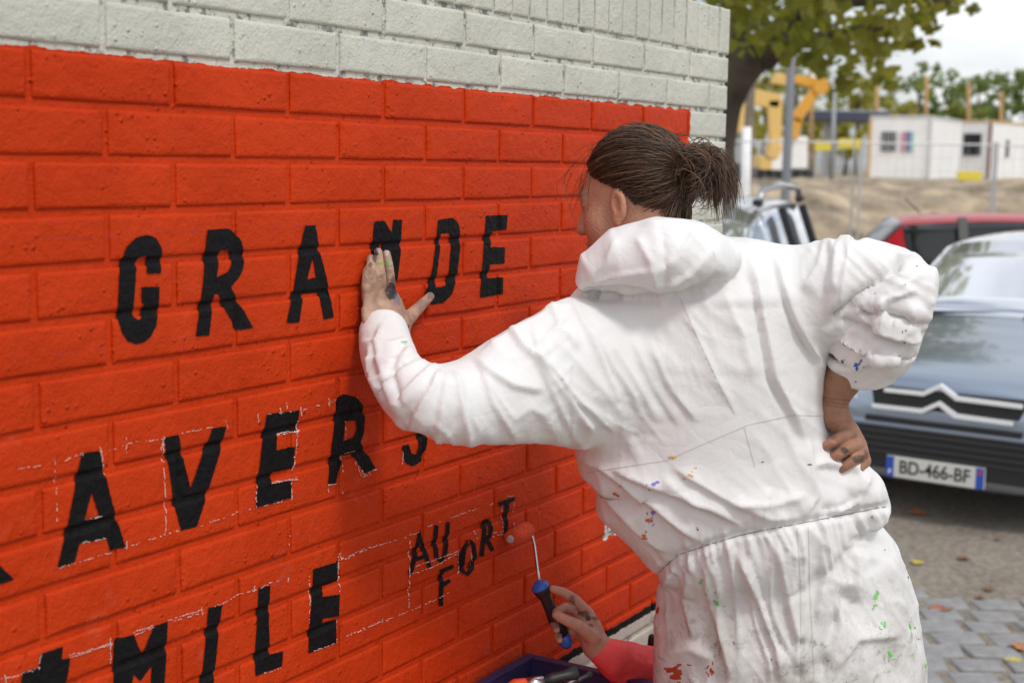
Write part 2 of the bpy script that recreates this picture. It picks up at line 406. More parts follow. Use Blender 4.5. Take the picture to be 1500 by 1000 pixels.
# relief: fine roller stipple, paint blobs, small pits
s1 = N(t, 'ShaderNodeTexNoise', inp={'Scale': 260.0, 'Detail': 3.0}); s2 = N(t, 'ShaderNodeTexNoise', inp={'Scale': 48.0, 'Detail': 5.0, 'Roughness': 0.6}); s3 = N(t, 'ShaderNodeTexVoronoi', inp={'Scale': 60.0, 'Randomness': 1.0})
for n_ in (s1, s2, s3): t.links.new(sub.outputs[0], n_.inputs['Vector'])
bl = N(t, 'ShaderNodeMapRange', inp={'From Min': 0.0, 'From Max': 0.24, 'To Min': 1.0, 'To Max': 0.0}); t.links.new(s3.outputs['Distance'], bl.inputs['Value'])
gate = N(t, 'ShaderNodeTexNoise', inp={'Scale': 14.0, 'Detail': 2.0}); t.links.new(sub.outputs[0], gate.inputs['Vector'])
gt = N(t, 'ShaderNodeMapRange', inp={'From Min': 0.46, 'From Max': 0.62, 'To Min': 0.0, 'To Max': 1.0}); t.links.new(gate.outputs['Fac'], gt.inputs['Value'])
hsum = math_('ADD', math_('ADD', math_('MULTIPLY', s1.outputs['Fac'], 0.25), math_('MULTIPLY', s2.outputs['Fac'], 0.9)), math_('MULTIPLY', math_('MULTIPLY', bl.outputs[0], gt.outputs[0]), 0.7))
bp = N(t, 'ShaderNodeBump', inp={'Strength': 0.9, 'Distance': 0.0055}); t.links.new(hsum, bp.inputs['Height']); t.links.new(bp.outputs[0], b.inputs['Normal'])
# mortar: the same paint, but the pale part keeps dark unpainted gaps
mmt = wm.copy(); mmt.name = 'painted_mortar'; t = mmt.node_tree
gap = N(t, 'ShaderNodeTexNoise', inp={'Scale': 30.0, 'Detail': 6.0, 'Roughness': 0.7})
c2b = [n_ for n_ in t.nodes if n_.type == 'MIX_RGB'][-1]; bb = t.nodes['Principled BSDF']
gg = [n_ for n_ in t.nodes if n_.type == 'NEW_GEOMETRY'][0]; t.links.new(gg.outputs['Position'], gap.inputs['Vector'])
gmr = N(t, 'ShaderNodeMapRange', inp={'From Min': 0.52, 'From Max': 0.6, 'To Min': 0.0, 'To Max': 0.8}); t.links.new(gap.outputs['Fac'], gmr.inputs['Value'])
onode = [l.from_socket for l in t.links if l.to_node.type == 'MIX_RGB' and l.to_socket.name == 'Fac' and l.from_node.type == 'MATH']
c1b = [n_ for n_ in t.nodes if n_.type == 'MIX_RGB' and n_.inputs['Fac'].is_linked and n_.inputs['Color1'].is_linked and n_.inputs['Color2'].is_linked][0]
osock = c1b.inputs['Fac'].links[0].from_socket
inv = N(t, 'ShaderNodeMath', operation='SUBTRACT'); inv.inputs[0].default_value = 1.0; t.links.new(osock, inv.inputs[1])
mul = N(t, 'ShaderNodeMath', operation='MULTIPLY'); t.links.new(inv.outputs[0], mul.inputs[0]); t.links.new(gmr.outputs[0], mul.inputs[1])
src = bb.inputs['Base Color'].links[0].from_socket
mg = N(t, 'ShaderNodeMixRGB', inp={'Color2': (0.11, 0.11, 0.12, 1)}); t.links.new(mul.outputs[0], mg.inputs['Fac']); t.links.new(src, mg.inputs['Color1']); t.links.new(mg.outputs[0], bb.inputs['Base Color'])

random.seed(11)
JREC = 0.0042
def brick_mesh(name, L, H, Dp, seed, nu=5, nv=2):
    rnd = random.Random(seed)
    us = [0, 0.0024, 0.006] + [0.006 + (L - 0.012) * (i + 1) / (nu - 1) for i in range(nu - 2)] + [L - 0.006, L - 0.0024, L]
    vs_ = [0, 0.0024, 0.006] + [0.006 + (H - 0.012) * (i + 1) / (nv - 1) for i in range(nv - 2)] + [H - 0.006, H - 0.0024, H]
    us = sorted(set(us)); vs_ = sorted(set(vs_)); nU, nV = len(us), len(vs_)
    v = []; f = []
    for j, z in enumerate(vs_):
        for i, x in enumerate(us):
            edge = i in (0, nU - 1) or j in (0, nV - 1)
            ring = i in (1, nU - 2) or j in (1, nV - 2)
            y = 0.0026 if edge else (rnd.uniform(0.0, 0.0007) if ring else rnd.uniform(-0.0003, 0.0003))
            jx = rnd.uniform(-.0009, .0009); jz = rnd.uniform(-.0009, .0009)
            v.append((x + jx, y, z + jz))
    for j in range(nV - 1):
        for i in range(nU - 1): f.append((j * nU + i, j * nU + i + 1, (j + 1) * nU + i + 1, (j + 1) * nU + i))
    per = [i for i in range(nU)] + [j * nU + nU - 1 for j in range(1, nV)] + [(nV - 1) * nU + i for i in range(nU - 2, -1, -1)] + [j * nU for j in range(nV - 2, 0, -1)]
    k = len(v)
    for p in per: v.append((v[p][0], Dp, v[p][2]))
    for a in range(len(per)):
        b_ = (a + 1) % len(per); f.append((per[a], k + a, k + b_, per[b_]))
    f.append(tuple(k + a for a in range(len(per))))
    me = mesh(name, v, f); me.polygons.foreach_set('use_smooth', [True] * ((nU - 1) * (nV - 1)) + [False] * (len(f) - (nU - 1) * (nV - 1)))
    me.materials.append(wm)
    return me
variants = {}
def variant(L, H, Dp):
    key = (round(L, 3), round(H, 3), round(Dp, 3))
    if key not in variants: variants[key] = [brick_mesh('brick', L, H, Dp, hash(key) % 1000 + i) for i in range(8 if L > .2 else 4)]
    return random.choice(variants[key])
N_UP, N_DN = 3, 27                       # courses above / below the A|B bed joint
bricks = []                              # (s, z, L, H, depth)
for k in range(-N_UP, N_DN + 1):
    zb = WZ0 - (k + 1) * COURSE + 0.0047
    if k == -N_UP: pass
    odd = (k % 2 == 0)                   # course A (k=-1) has a joint at WS0
    x = S_END
    first = BL if not odd else 0.105
    off = WS0 if (k % 2 != 0) else WS0 + 0.115
    # corner brick, then the regular bond running back from it
    joints = []
    j0 = off + PITCHS * math.floor((S_END - 0.06 - off) / PITCHS)
    bricks.append((j0 + 0.005, zb, S_END - j0 - 0.005, BH, 0.105 if (S_END - j0) > 0.16 else 0.22))
    s_ = j0
    while s_ > S_BEG:
        bricks.append((s_ - PITCHS + 0.005, zb, BL, BH, 0.105)); s_ -= PITCHS
ZCAP = WZ0 + N_UP * COURSE
Q = []
for q in bricks:
    c_ = np.array([[*(W_ORG + wd * (q[0] + a) + Vector((0, 0, q[1] + b_)))] for a in (0, q[2]) for b_ in (0, q[3])])
    ok = ((c_ - np.array(CAM)) @ np.array(_w)).min() > 0.3
    if ok:
        p = proj_np(c_); vis = p[:, 0].max() > -25 and p[:, 0].min() < 1100 and p[:, 1].max() > -25 and p[:, 1].min() < 1015
        area = (p[:, 0].max() - p[:, 0].min()) * (p[:, 1].max() - p[:, 1].min())
    Q.append((area if ok and vis else 0, q))
Q.sort(key=lambda a: -a[0])
stuff = MB()
for i, (area, q) in enumerate(Q):
    if area > 0 and i < 296:
        o = link('brick', variant(q[2], q[3], q[4]), None, wall); o.location = (q[0], random.uniform(-.0004, .0004), q[1])
    else:
        stuff.box((q[0] + q[2] / 2, q[4] / 2, q[1] + q[3] / 2), (q[2], q[4], q[3]))
# coping: bricks on edge
s_ = S_END; n_cap = 0
while s_ > S_BEG:
    wdt = 0.0555; pit = 0.0619
    p = proj_np(np.array([[*(W_ORG + wd * (s_ - wdt) + Vector((0, 0, ZCAP)))]]))[0] if s_ > 0.9 else (-99, 0)
    if p[0] > -20 and s_ > 0.9:
        o = link('coping_brick', variant(wdt, 0.105, 0.22), None, wall); o.location = (s_ - wdt, random.uniform(-.0015, .0012), ZCAP + 0.004)
    else: stuff.box((s_ - wdt / 2, 0.11, ZCAP + 0.004 + 0.0525), (wdt, 0.22, 0.105))
    stuff.box((s_ - wdt / 2, 0.34, ZCAP + 0.004 + 0.0525), (wdt, 0.22, 0.105))
    s_ -= pit
TH = 0.45
for k in range(-N_UP, N_DN + 1):         # end face of the wall
    zb = WZ0 - (k + 1) * COURSE + 0.0047 + BH / 2
    y = 0.115 if k % 2 else 0.23
    while y + 0.05 < TH:
        L = min(BL, TH - y); stuff.box((S_END - 0.05, y + L / 2, zb), (0.1, L - 0.004, BH)); y += L + 0.01
o = stuff.build('brick_rest', wm, wall, bevel=0.002); tag(o, kind='stuff')
core = MB().box(((S_BEG + S_END) / 2 - 0.004, TH / 2 + JREC / 2, (ZCAP + 0.1 - 0.4) / 2), (S_END - S_BEG - 0.012, TH - JREC, ZCAP + 0.1 + 0.4 - 0.008))
core.build('mortar', mmt, wall)

# ---- lettering: black paint that follows bricks and joints
def joint_depth(s, z):
    k = math.floor((WZ0 - z) / COURSE); zz = WZ0 - (k + 1) * COURSE + 0.0047
    off = WS0 if (k % 2 != 0) else WS0 + 0.115
    a = (s - off) % PITCHS - 0.005
    def e(v, L): return min(v, L - v)
    dz = e(z - zz, BH); ds = e(a, BL); m = min(dz, ds)       # >0 inside a brick face
    if z > ZCAP: m = 0.01
    t_ = min(max((m + 0.003) / 0.006, 0), 1); t_ = t_ * t_ * (3 - 2 * t_)
    return -JREC * (1 - t_)
def in_poly(x, y, poly):
    c_ = False; n_ = len(poly); j = n_ - 1
    for i in range(n_):
        xi, yi = poly[i]; xj, yj = poly[j]
        if (yi > y) != (yj > y) and x < (xj - xi) * (y - yi) / (yj - yi) + xi: c_ = not c_
        j = i
    return c_
def decal(name, outer, holes, mat, lift=0.0015, grid=0.003, jit=0.0006):
    loops = [outer] + holes; pts = []; edges = []
    for lp in loops:
        k = len(pts); m = 0; q = []
        for i in range(len(lp)):
            a, b_ = lp[i], lp[(i + 1) % len(lp)]; L = math.hypot(b_[0] - a[0], b_[1] - a[1]); nseg = max(1, int(L / 0.004))
            for j in range(nseg): q.append((a[0] + (b_[0] - a[0]) * j / nseg + random.uniform(-jit, jit), a[1] + (b_[1] - a[1]) * j / nseg + random.uniform(-jit, jit)))
        pts += q; edges += [(k + i, k + (i + 1) % len(q)) for i in range(len(q))]
    x0 = min(p[0] for p in outer); x1 = max(p[0] for p in outer); z0 = min(p[1] for p in outer); z1 = max(p[1] for p in outer)
    nx = int((x1 - x0) / grid); nz = int((z1 - z0) / grid)
    for i in range(1, nx):
        for j in range(1, nz):
            x = x0 + i * grid + random.uniform(-.0004, .0004); z = z0 + j * grid + random.uniform(-.0004, .0004)
            if in_poly(x, z, outer) and not any(in_poly(x, z, h) for h in holes): pts.append((x, z))
    r_ = delaunay_2d_cdt([Vector(p) for p in pts], edges, [], 0, 1e-6)
    V2, F2 = r_[0], r_[2]; F3 = []
    for f in F2:
        cx = sum(V2[i].x for i in f) / len(f); cy = sum(V2[i].y for i in f) / len(f)
        if in_poly(cx, cy, outer) and not any(in_poly(cx, cy, h) for h in holes): F3.append(tuple(f))
    v = [(p.x, -(joint_depth(p.x, p.y) + lift), p.y) for p in V2]
    me = mesh(name, v, F3, False)
    bm = bmesh.new(); bm.from_mesh(me); bmesh.ops.recalc_face_normals(bm, faces=bm.faces)
    if sum(f.normal.y for f in bm.faces) > 0: bmesh.ops.reverse_faces(bm, faces=bm.faces)
    bm.to_mesh(me); bm.free()
    return link(name, me, mat, wall)
black = pmat('black_paint', (0.006, 0.006, 0.007), 0.6, spec=0.14, noise=(30, 0.4), bump=(90.0, 0.45, 4.0))
def C1(p): return [(x * .37333, y * .37333) for x, y in p]
def C4(p): return [(x * .37333, 300 + y * .37333) for x, y in p]
def C5(p): return [(x * .37333, 627 + y * .37333) for x, y in p]
def C6(p): return [(500 + x * .37333, 627 + y * .37333) for x, y in p]
def W(p): return [wall_hit(x, y) for x, y in p]
LET = [
 ('G', C4([(575,118),(610,130),(630,165),(635,200),(628,268),(573,268),(578,205),(565,198),(545,207),(534,235),(522,400),(527,440),(540,450),(552,443),(562,385),(552,380),(553,322),(623,320),(620,420),(610,475),(590,515),(560,540),(530,545),(500,535),(475,500),(462,455),(460,400),(465,280),(475,215),(495,165),(530,130)]), []),
 ('R', C4([(812,98),(890,93),(925,110),(948,150),(957,200),(953,245),(938,280),(903,322),(945,400),(992,483),(930,490),(890,425),(852,347),(838,350),(828,430),(818,512),(766,515),(780,410),(795,300),(800,215)]), [C4([(862,180),(895,177),(906,195),(905,235),(890,265),(848,282)])]),
 ('A', C4([(1197,82),(1235,80),(1252,180),(1280,290),(1307,440),(1268,450),(1250,345),(1188,350),(1172,460),(1122,464),(1150,330),(1172,195),(1188,110)]), [C4([(1225,205),(1238,285),(1203,292)])]),
 ('N', [(547,325),(562,323),(573,341),(575,322),(588,322),(586,370),(581,413),(570,416),(565,385),(559,352),(555,374),(543,376)], []),
 ('D', [(641,322),(663,319),(671,328),(674,345),(673,366),(668,409),(661,431),(649,443),(631,446),(622,436),(632,398),(638,355)], [[(645,342),(656,341),(660,348),(660,362),(656,404),(651,419),(637,421),(644,361)]]),
 ('E', [(711,316),(743,315),(741,336),(720,339),(718,362),(739,362),(738,386),(717,387),(714,407),(736,406),(736,430),(702,436),(707,380)], []),
 ('A', C5([(318,98),(388,88),(410,180),(440,300),(490,465),(432,480),(415,432),(310,450),(290,525),(222,547),(265,370),(300,190)]), [C5([(358,250),(388,345),(330,358)])]),
 ('V', C5([(640,38),(698,25),(720,130),(745,235),(790,110),(832,-1),(885,-8),(868,70),(800,290),(770,385),(708,400),(680,290),(655,120)]), []),
 ('E', C5([(1045,-56),(1172,-71),(1165,8),(1085,22),(1082,85),(1155,72),(1150,158),(1068,172),(1062,218),(1142,203),(1140,272),(1003,310),(1012,190),(1030,30)]), []),
 ('R', C5([(1310,-20),(1325,-116),(1345,-134),(1395,-122),(1422,-90),(1430,-40),(1425,20),(1412,55),(1445,110),(1472,158),(1428,177),(1380,100),(1345,108),(1325,213),(1285,222),(1298,80)]), [C5([(1352,-28),(1393,-32),(1398,0),(1385,35),(1345,50)])]),
 ('S', C6([(236,68),(262,62),(272,98),(290,103),(302,70),(300,20),(270,-30),(262,-80),(285,-115),(325,-110),(332,-70),(305,-72),(300,-40),(325,0),(336,40),(330,85),(312,128),(280,147),(252,138),(240,105)]), []),
 ('R', C5([(-80,455),(-30,505),(0,540),(52,590),(0,612),(-40,560)]), []),
 ('F', C5([(155,885),(243,855),(240,905),(272,902),(262,980),(250,1060),(70,1060),(78,1000),(88,955),(150,935)]), []),
 ('M', C5([(455,825),(522,808),(556,890),(600,775),(655,758),(650,900),(640,1040),(588,1045),(592,930),(550,990),(520,965),(510,1050),(438,1050),(447,930)]), []),
 ('I', C5([(815,705),(870,688),(855,800),(832,1040),(782,1045),(805,830)]), []),
 ('L', C5([(1012,625),(1058,615),(1052,760),(1058,885),(1108,872),(1105,930),(1000,970),(998,880),(1008,740)]), []),
 ('E', C5([(1227,552),(1332,520),(1330,598),(1268,620),(1262,660),(1330,650),(1328,735),(1264,746),(1262,762),(1325,752),(1322,838),(1208,882),(1212,770),(1222,660)]), []),
]
for ch, o_, h_ in LET: decal('painted_letter', W(o_), [W(h) for h in h_], black)
def stroke(pts, w0, taper=0.85):
    """pixel polyline -> outline polygon"""
    L = []; Rr = []
    for i, p in enumerate(pts):
        a = Vector(pts[max(i - 1, 0)]); b_ = Vector(pts[min(i + 1, len(pts) - 1)]); d = (b_ - a).normalized(); nrm = Vector((-d.y, d.x))
        w_ = w0 / 2 * (1 if i < len(pts) - 1 else taper)
        L.append((p[0] + nrm.x * w_, p[1] + nrm.y * w_)); Rr.append((p[0] - nrm.x * w_, p[1] - nrm.y * w_))
    return L + Rr[::-1]
lift = 0.0015
SMALL = [
 [[(268,572),(290,490),(308,402)], [(306,410),(325,480),(344,545)], [(288,512),(334,500)]],
 [[(370,380),(366,440),(370,500),(386,520),(403,498),(412,430),(416,366)]],
 [[(387,696),(389,620),(394,556)], [(384,562),(437,540)], [(392,615),(424,594)]],
 [[(497,440),(515,455),(520,500),(508,550),(490,572),(476,560),(473,520),(480,470),(497,440)]],
 [[(546,502),(555,430),(562,358)], [(560,362),(582,368),(583,400),(575,425),(556,436)], [(560,430),(575,450),(590,480)]],
 [[(613,298),(645,287),(677,275)], [(646,284),(643,350),(640,416)]],
]
for ch in SMALL:
    mbv = None
    for st in ch:
        o = decal('painted_letter', W(stroke(C6(st), 6.2)), [], black, lift=lift); lift += 0.00012
# chalk guide lines: broken dusty strokes
chalk = pmat('chalk', (0.72, 0.55, 0.50), 0.95, noise=(200, 0.3))
pencil = pmat('purple_pencil', (0.33, 0.05, 0.10), 0.8)
def dusty(name, lines, mat, w0, dens, lift=0.0021):
    mb = MB()
    for pts, strength in lines:
        for i in range(len(pts) - 1):
            a, b_ = Vector(pts[i]), Vector(pts[i + 1]); L = (b_ - a).length; d = (b_ - a) / L; nn_ = Vector((-d.y, d.x)); x = 0
            while x < L:
                ln = random.uniform(1.0, 4.0)
                if random.random() < dens * strength:
                    cpt = a + d * x + nn_ * random.gauss(0, 0.5); w_ = w0 * random.uniform(.35, 1.0)
                    q = [cpt + nn_ * w_, cpt + d * ln + nn_ * w_ * random.uniform(.3, 1), cpt + d * ln - nn_ * w_ * random.uniform(.3, 1), cpt - nn_ * w_]
                    sz = [wall_hit(p.x, p.y) for p in q]
                    mb.add([(s, -(joint_depth(s, z) + lift), z) for s, z in sz], [(0, 1, 2, 3)])
                x += ln * 0.9
    return mb.build(name, mat, wall)
ch_lines = [
 (C5([(55,160),(160,145)]), .9), (C5([(250,125),(318,98)]), .6), (C5([(388,90),(440,85),(490,60),(640,40)]), .5), (C5([(490,35),(492,100)]), .8), (C5([(700,20),(830,-5)]), .5),
 (C5([(320,98),(318,112)]), .8), (C5([(388,72),(398,115),(412,190)]), .8), (C5([(640,30),(635,60),(640,190),(648,300),(645,415)]), .8), (C5([(625,90),(640,40)]), .9),
 (C5([(300,525),(435,485),(490,465),(560,440),(640,418),(705,398)]), .45), (C5([(770,385),(870,350),(1003,308)]), .35), (C5([(492,440),(492,468)]), .9), (C5([(222,547),(290,527)]), .7), (C5([(330,358),(390,345)]), .9), (C5([(310,450),(415,430)]), .5),
 (C5([(208,100),(212,160),(218,270),(220,410)]), .35),
 (C4([(885,845),(887,870)]), 1), (C4([(1008,818),(1010,848)]), 1), (C4([(1097,795),(1098,812)]), 1), (C4([(1120,775),(1122,800)]), 1), (C4([(1175,788),(1178,825)]), 1), (C4([(1180,805),(1290,775)]), .6), (C4([(1287,758),(1288,788)]), 1), (C4([(1290,775),(1310,765)]), .7), (C4([(1045,822),(1172,806)]), .5),
 (C5([(1165,-30),(1165,10),(1150,160)]), .9), (C5([(1085,22),(1165,8)]), 1), (C5([(1085,28),(1165,13)]), .8), (C5([(1062,216),(1158,192)]), 1), (C5([(1064,210),(1158,200)]), 1), (C5([(1140,200),(1142,275)]), .9), (C5([(1003,312),(1142,275)]), .6), (C5([(1003,225),(1003,310)]), .5),
 (C5([(1285,222),(1325,214)]), .9), (C5([(1283,215),(1284,245)]), .8), (C5([(1350,100),(1385,92)]), .9), (C5([(1375,110),(1425,180),(1475,160)]), .6), (C5([(1352,-28),(1352,50)]), .6), (C5([(1340,105),(1340,270)]), .3),
 (C5([(155,885),(150,935),(85,960)]), .9), (C5([(0,980),(60,970),(88,960)]), .8), (C5([(15,965),(20,1000)]), .8), (C5([(268,890),(300,880),(430,848)]), 1), (C5([(270,897),(330,880),(430,842)]), 1), (C5([(430,820),(430,930)]), .5), (C5([(425,825),(430,860)]), .9),
 (C5([(520,800),(590,775)]), 1), (C5([(525,808),(600,778)]), .9), (C5([(655,752),(700,738),(785,712)]), .9), (C5([(660,760),(785,722)]), .6), (C5([(785,700),(790,730)]), 1), (C5([(810,705),(868,688)]), .6), (C5([(870,685),(940,650),(1000,632),(1055,608)]), .5), (C5([(995,615),(998,635)]), 1),
 (C5([(1058,605),(1120,590)]), .4), (C5([(1125,585),(1126,600)]), 1), (C5([(1210,570),(1212,690),(1210,760)]), .5), (C5([(1332,520),(1338,470)]), .6), (C5([(1332,525),(1330,640)]), .8), (C5([(1340,512),(1420,475),(1500,450)]), .8), (C5([(1205,880),(1325,838)]), .7), (C5([(1325,750),(1325,838)]), .6), (C5([(1350,815),(1420,790),(1500,750)]), .6), (C5([(1000,972),(1105,935)]), .5), (C5([(1140,420),(1140,510)]), .35),
 (C6([(10,512),(120,465),(300,408)]), .55), (C6([(268,410),(265,560),(262,700)]), .7), (C6([(335,385),(480,330),(600,292)]), .5), (C6([(272,570),(350,545),(465,485)]), .8), (C6([(275,545),(460,480)]), .8), (C6([(460,480),(465,560),(445,575)]), .8), (C6([(20,810),(150,760),(300,700),(420,645)]), .6),
 (C6([(610,262),(668,265)]), .3), (C6([(672,262),(675,400)]), .5), (C6([(628,300),(632,400)]), .6), (C6([(590,425),(690,395)]), .8), (C6([(560,412),(640,402)]), .6), (C6([(520,395),(530,440)]), .7), (C6([(505,470),(512,550)]), .8), (C6([(238,90),(236,150)]), .6), (C6([(40,120),(80,190),(130,165)]), .7), (C6([(0,500),(0,560)]), .6),
]
dusty('chalk_line', ch_lines, chalk, 0.75, 0.85)
pn = [(C4([(0,140),(430,125),(640,100),(800,98)]), .6), (C4([(960,98),(1180,78),(1320,72),(1460,70)]), .6), (C4([(0,610),(430,560)]), .4), (C4([(640,530),(760,518)]), .3), (C4([(830,505),(1120,465),(1320,450)]), .35), (C5([(290,527),(430,487)]), .4), (C5([(880,345),(1003,312),(1285,225)]), .45), ([(590,322),(640,318)], .5), ([(675,319),(712,315)], .4), ([(745,314),(800,312)], .3), (C5([(60,590),(225,545)]), .3)]
dusty('pencil_line', pn, pencil, 0.5, 0.8, 0.0019)
# pinkish rubbed chalk dust where lines were wiped

# ================================================================== PERSON IN WHITE COVERALL
person = empty('person', at(1140, 1500, 2.42).xy.to_3d())
PL = Vector(person.location)
tag(person, 'person in paint-stained white hooded coverall leaning one hand on the orange wall', 'person')
def adopt(o, par):
    o.parent = par; o.matrix_parent_inverse = Matrix.Translation(-Vector(par.location)) if par.parent is None else Matrix.Identity(4)
    return o
def LR(l, r, Yl, b_, Yr=None): return (at(l[0], l[1], Yl), at(r[0], r[1], Yl if Yr is None else Yr), b_)
torso = sec_tube([LR((868,425),(1180,372),2.32,.11), LR((842,470),(1212,430),2.31,.135), LR((834,540),(1213,505),2.31,.145),
                  LR((832,610),(1207,575),2.32,.15), LR((846,676),(1214,632),2.33,.15), LR((898,748),(1238,672),2.34,.15), LR((948,802),(1272,712),2.35,.15), LR((974,832),(1290,738),2.36,.142)], inset=.005)
pants = sec_tube([LR((984,826),(1288,752),2.37,.135), LR((966,868),(1318,800),2.38,.15), LR((958,930),(1343,872),2.39,.165), LR((955,1005),(1357,960),2.40,.17), LR((958,1100),(1362,1075),2.41,.165)], inset=.004)
legL = sec_tube([LR((962,1080),(1175,1080),2.40,.13), LR((975,1250),(1150,1250),2.40,.10), LR((985,1450),(1130,1450),2.40,.085), LR((985,1640),(1120,1640),2.40,.08)])
legR = sec_tube([LR((1150,1080),(1362,1080),2.44,.13), LR((1190,1250),(1365,1250),2.48,.10), LR((1215,1450),(1365,1450),2.50,.085), LR((1220,1640),(1360,1640),2.50,.08)])
armL = sec_tube([LR((905,430),(900,650),2.27,.10), LR((846,430),(838,662),2.21,.085), LR((800,456),(792,656),2.17,.078), LR((744,486),(745,657),2.13,.07), LR((692,518),(690,656),2.09,.064), LR((650,530),(640,650),2.06,.058), LR((640,548),(590,628),2.05,.052)], inset=.006)
foreL = sec_tube([LR((650,560),(585,628),2.05,.05), LR((640,545),(552,592),2.07,.047), LR((618,522),(534,556),2.12,.044), LR((608,497),(524,520),2.17,.042), LR((602,476),(523,490),2.205,.041)], .010, .005)
upR = sec_tube([LR((1150,372),(1165,520),2.30,.10), LR((1215,347),(1218,510),2.27,.095), LR((1262,346),(1262,482),2.25,.085), LR((1312,358),(1304,480),2.23,.075), LR((1362,388),(1336,474),2.22,.062)], inset=.004)
foreR = sec_tube([LR((1262,402),(1364,402),2.225,.065), LR((1242,440),(1358,462),2.22,.068), LR((1222,486),(1344,508),2.235,.06), LR((1216,506),(1326,540),2.25,.05), LR((1240,536),(1306,574),2.26,.040)], .006)
hood = sec_tube([LR((846,404),(862,428),2.22,.03), LR((868,362),(882,432),2.215,.055), LR((905,332),(920,434),2.21,.075), LR((960,318),(965,440),2.205,.085), LR((1015,322),(1010,432),2.215,.08), LR((1050,342),(1045,412),2.235,.06), LR((1068,366),(1062,392),2.25,.03)])
collar = sec_tube([LR((852,398),(1060,372),2.34,.085), LR((858,372),(1050,350),2.36,.08)])
bunch = sec_tube([LR((1208,716),(1270,682),2.275,.028), LR((1222,742),(1290,700),2.29,.045), LR((1235,765),(1296,722),2.31,.05)])
V, Q4 = surface([(torso, 0), (armL, .035), (foreL, .02), (upR, .03), (foreR, .006), (cone([at(862, 442, 2.25), at(960, 440, 2.27)], [.026, .03]), .02), (hood, .008), (bunch, .02), (pants, .008), (legL, .03), (legR, .03)], 0.0043)
V = relax(V, Q4, 2)
nrm = vnormals(V, Q4); px = proj_np(V)
vd = V - np.array(CAM); vd /= np.linalg.norm(vd, axis=1, keepdims=True)
face = np.clip((-(nrm * vd).sum(1) + 0.15) / 0.5, 0, 1)     # folds are modelled on the back, which was photographed
disp = np.zeros(len(V))
def fold(pts, w_, amp, kind='ridge', ends=0.15):
    """a crease: ridge/groove/step along a pixel polyline; width in px, amplitude in mm"""
    global disp
    d, t_, sg = polyd(px, pts)
    tp = np.clip(t_ / ends, 0, 1) * np.clip((1 - t_) / ends, 0, 1)
    if kind == 'ridge': pr = np.exp(-np.abs(d / w_) ** 1.15)
    elif kind == 'step':                 # steep on one side, long slope on the other
        pr = np.where(sg > 0, np.exp(-(d / (w_ * 0.5)) ** 1.6), np.exp(-d / (w_ * 1.9)))
    far = (d > 0)
    disp += amp * 0.0015 * pr * tp * face
F_ = fold
def c3(p): return [(800 + x * .4, 300 + y * .4) for x, y in p]
def c5(p): return [(860 + x * .36, 640 + y * .36) for x, y in p]
def cs(p): return [(1040 + x * .307, 300 + y * .307) for x, y in p]
def ch(p): return [(500 + x * .24, 330 + y * .24) for x, y in p]
# back
F_(c3([(735,170),(765,290),(800,480),(830,630),(895,765),(950,880)]), 10, 9, 'step'); F_(c3([(748,260),(785,480),(815,640),(880,770)]), 4, -6)
F_(c3([(830,170),(865,300),(910,420),(985,560),(1010,660)]), 9, 8, 'step'); F_(c3([(850,300),(900,430),(970,560)]), 4, -5)
F_(c3([(1040,120),(1060,250),(1045,400),(1035,480)]), 10, 7, 'step'); F_(c3([(1100,120),(1110,220),(1060,380)]), 9, 6, 'step')
F_(c3([(490,345),(560,500),(630,650),(700,770)]), 5, 3); F_(c3([(640,300),(720,480),(760,640)]), 9, 4)
for i, (a, b_) in enumerate([((90,340),(260,720)), ((150,430),(350,740)), ((20,480),(300,790)), ((0,580),(250,830)), ((210,480),(420,800)), ((300,470),(500,820)), ((-60,540),(180,840)), ((380,520),(560,800))]):
    m_ = ((a[0] + b_[0]) / 2 + 12 * (-1) ** i, (a[1] + b_[1]) / 2 + 10)
    F_(c3([a, m_, b_]), 6 + i % 3 * 2, 5.5 - (i % 3), 'step' if i % 2 else 'ridge')
F_(c3([(130,330),(300,320),(420,350)]), 8, -7); F_(c3([(420,352),(560,330),(650,260)]), 8, -8)
# blouse over the waist
F_(c5([(-60,60),(60,110),(300,290),(480,435)]), 9, 10, 'step'); F_(c5([(20,180),(200,360),(340,470)]), 8, 8, 'step'); F_(c5([(100,110),(300,200),(520,290),(640,370)]), 9, 10, 'step')
F_(c5([(270,190),(450,290),(620,370)]), 4, -6); F_(c5([(340,110),(560,240),(740,330),(860,330)]), 10, 7, 'step'); F_(c5([(560,260),(760,270),(900,230)]), 8, 6); F_(c5([(880,330),(930,240),(900,100),(890,0)]), 8, 7, 'step')
F_(c5([(1000,320),(1100,260),(1150,150)]), 8, 8, 'step'); F_(c5([(940,300),(1040,280),(1130,210)]), 5, -6); F_(c5([(900,120),(960,110),(1100,140),(1140,60)]), 7, 9, 'step'); F_(c5([(640,350),(700,300),(740,200)]), 7, 5); F_(c5([(500,340),(420,240),(300,150)]), 6, 4)
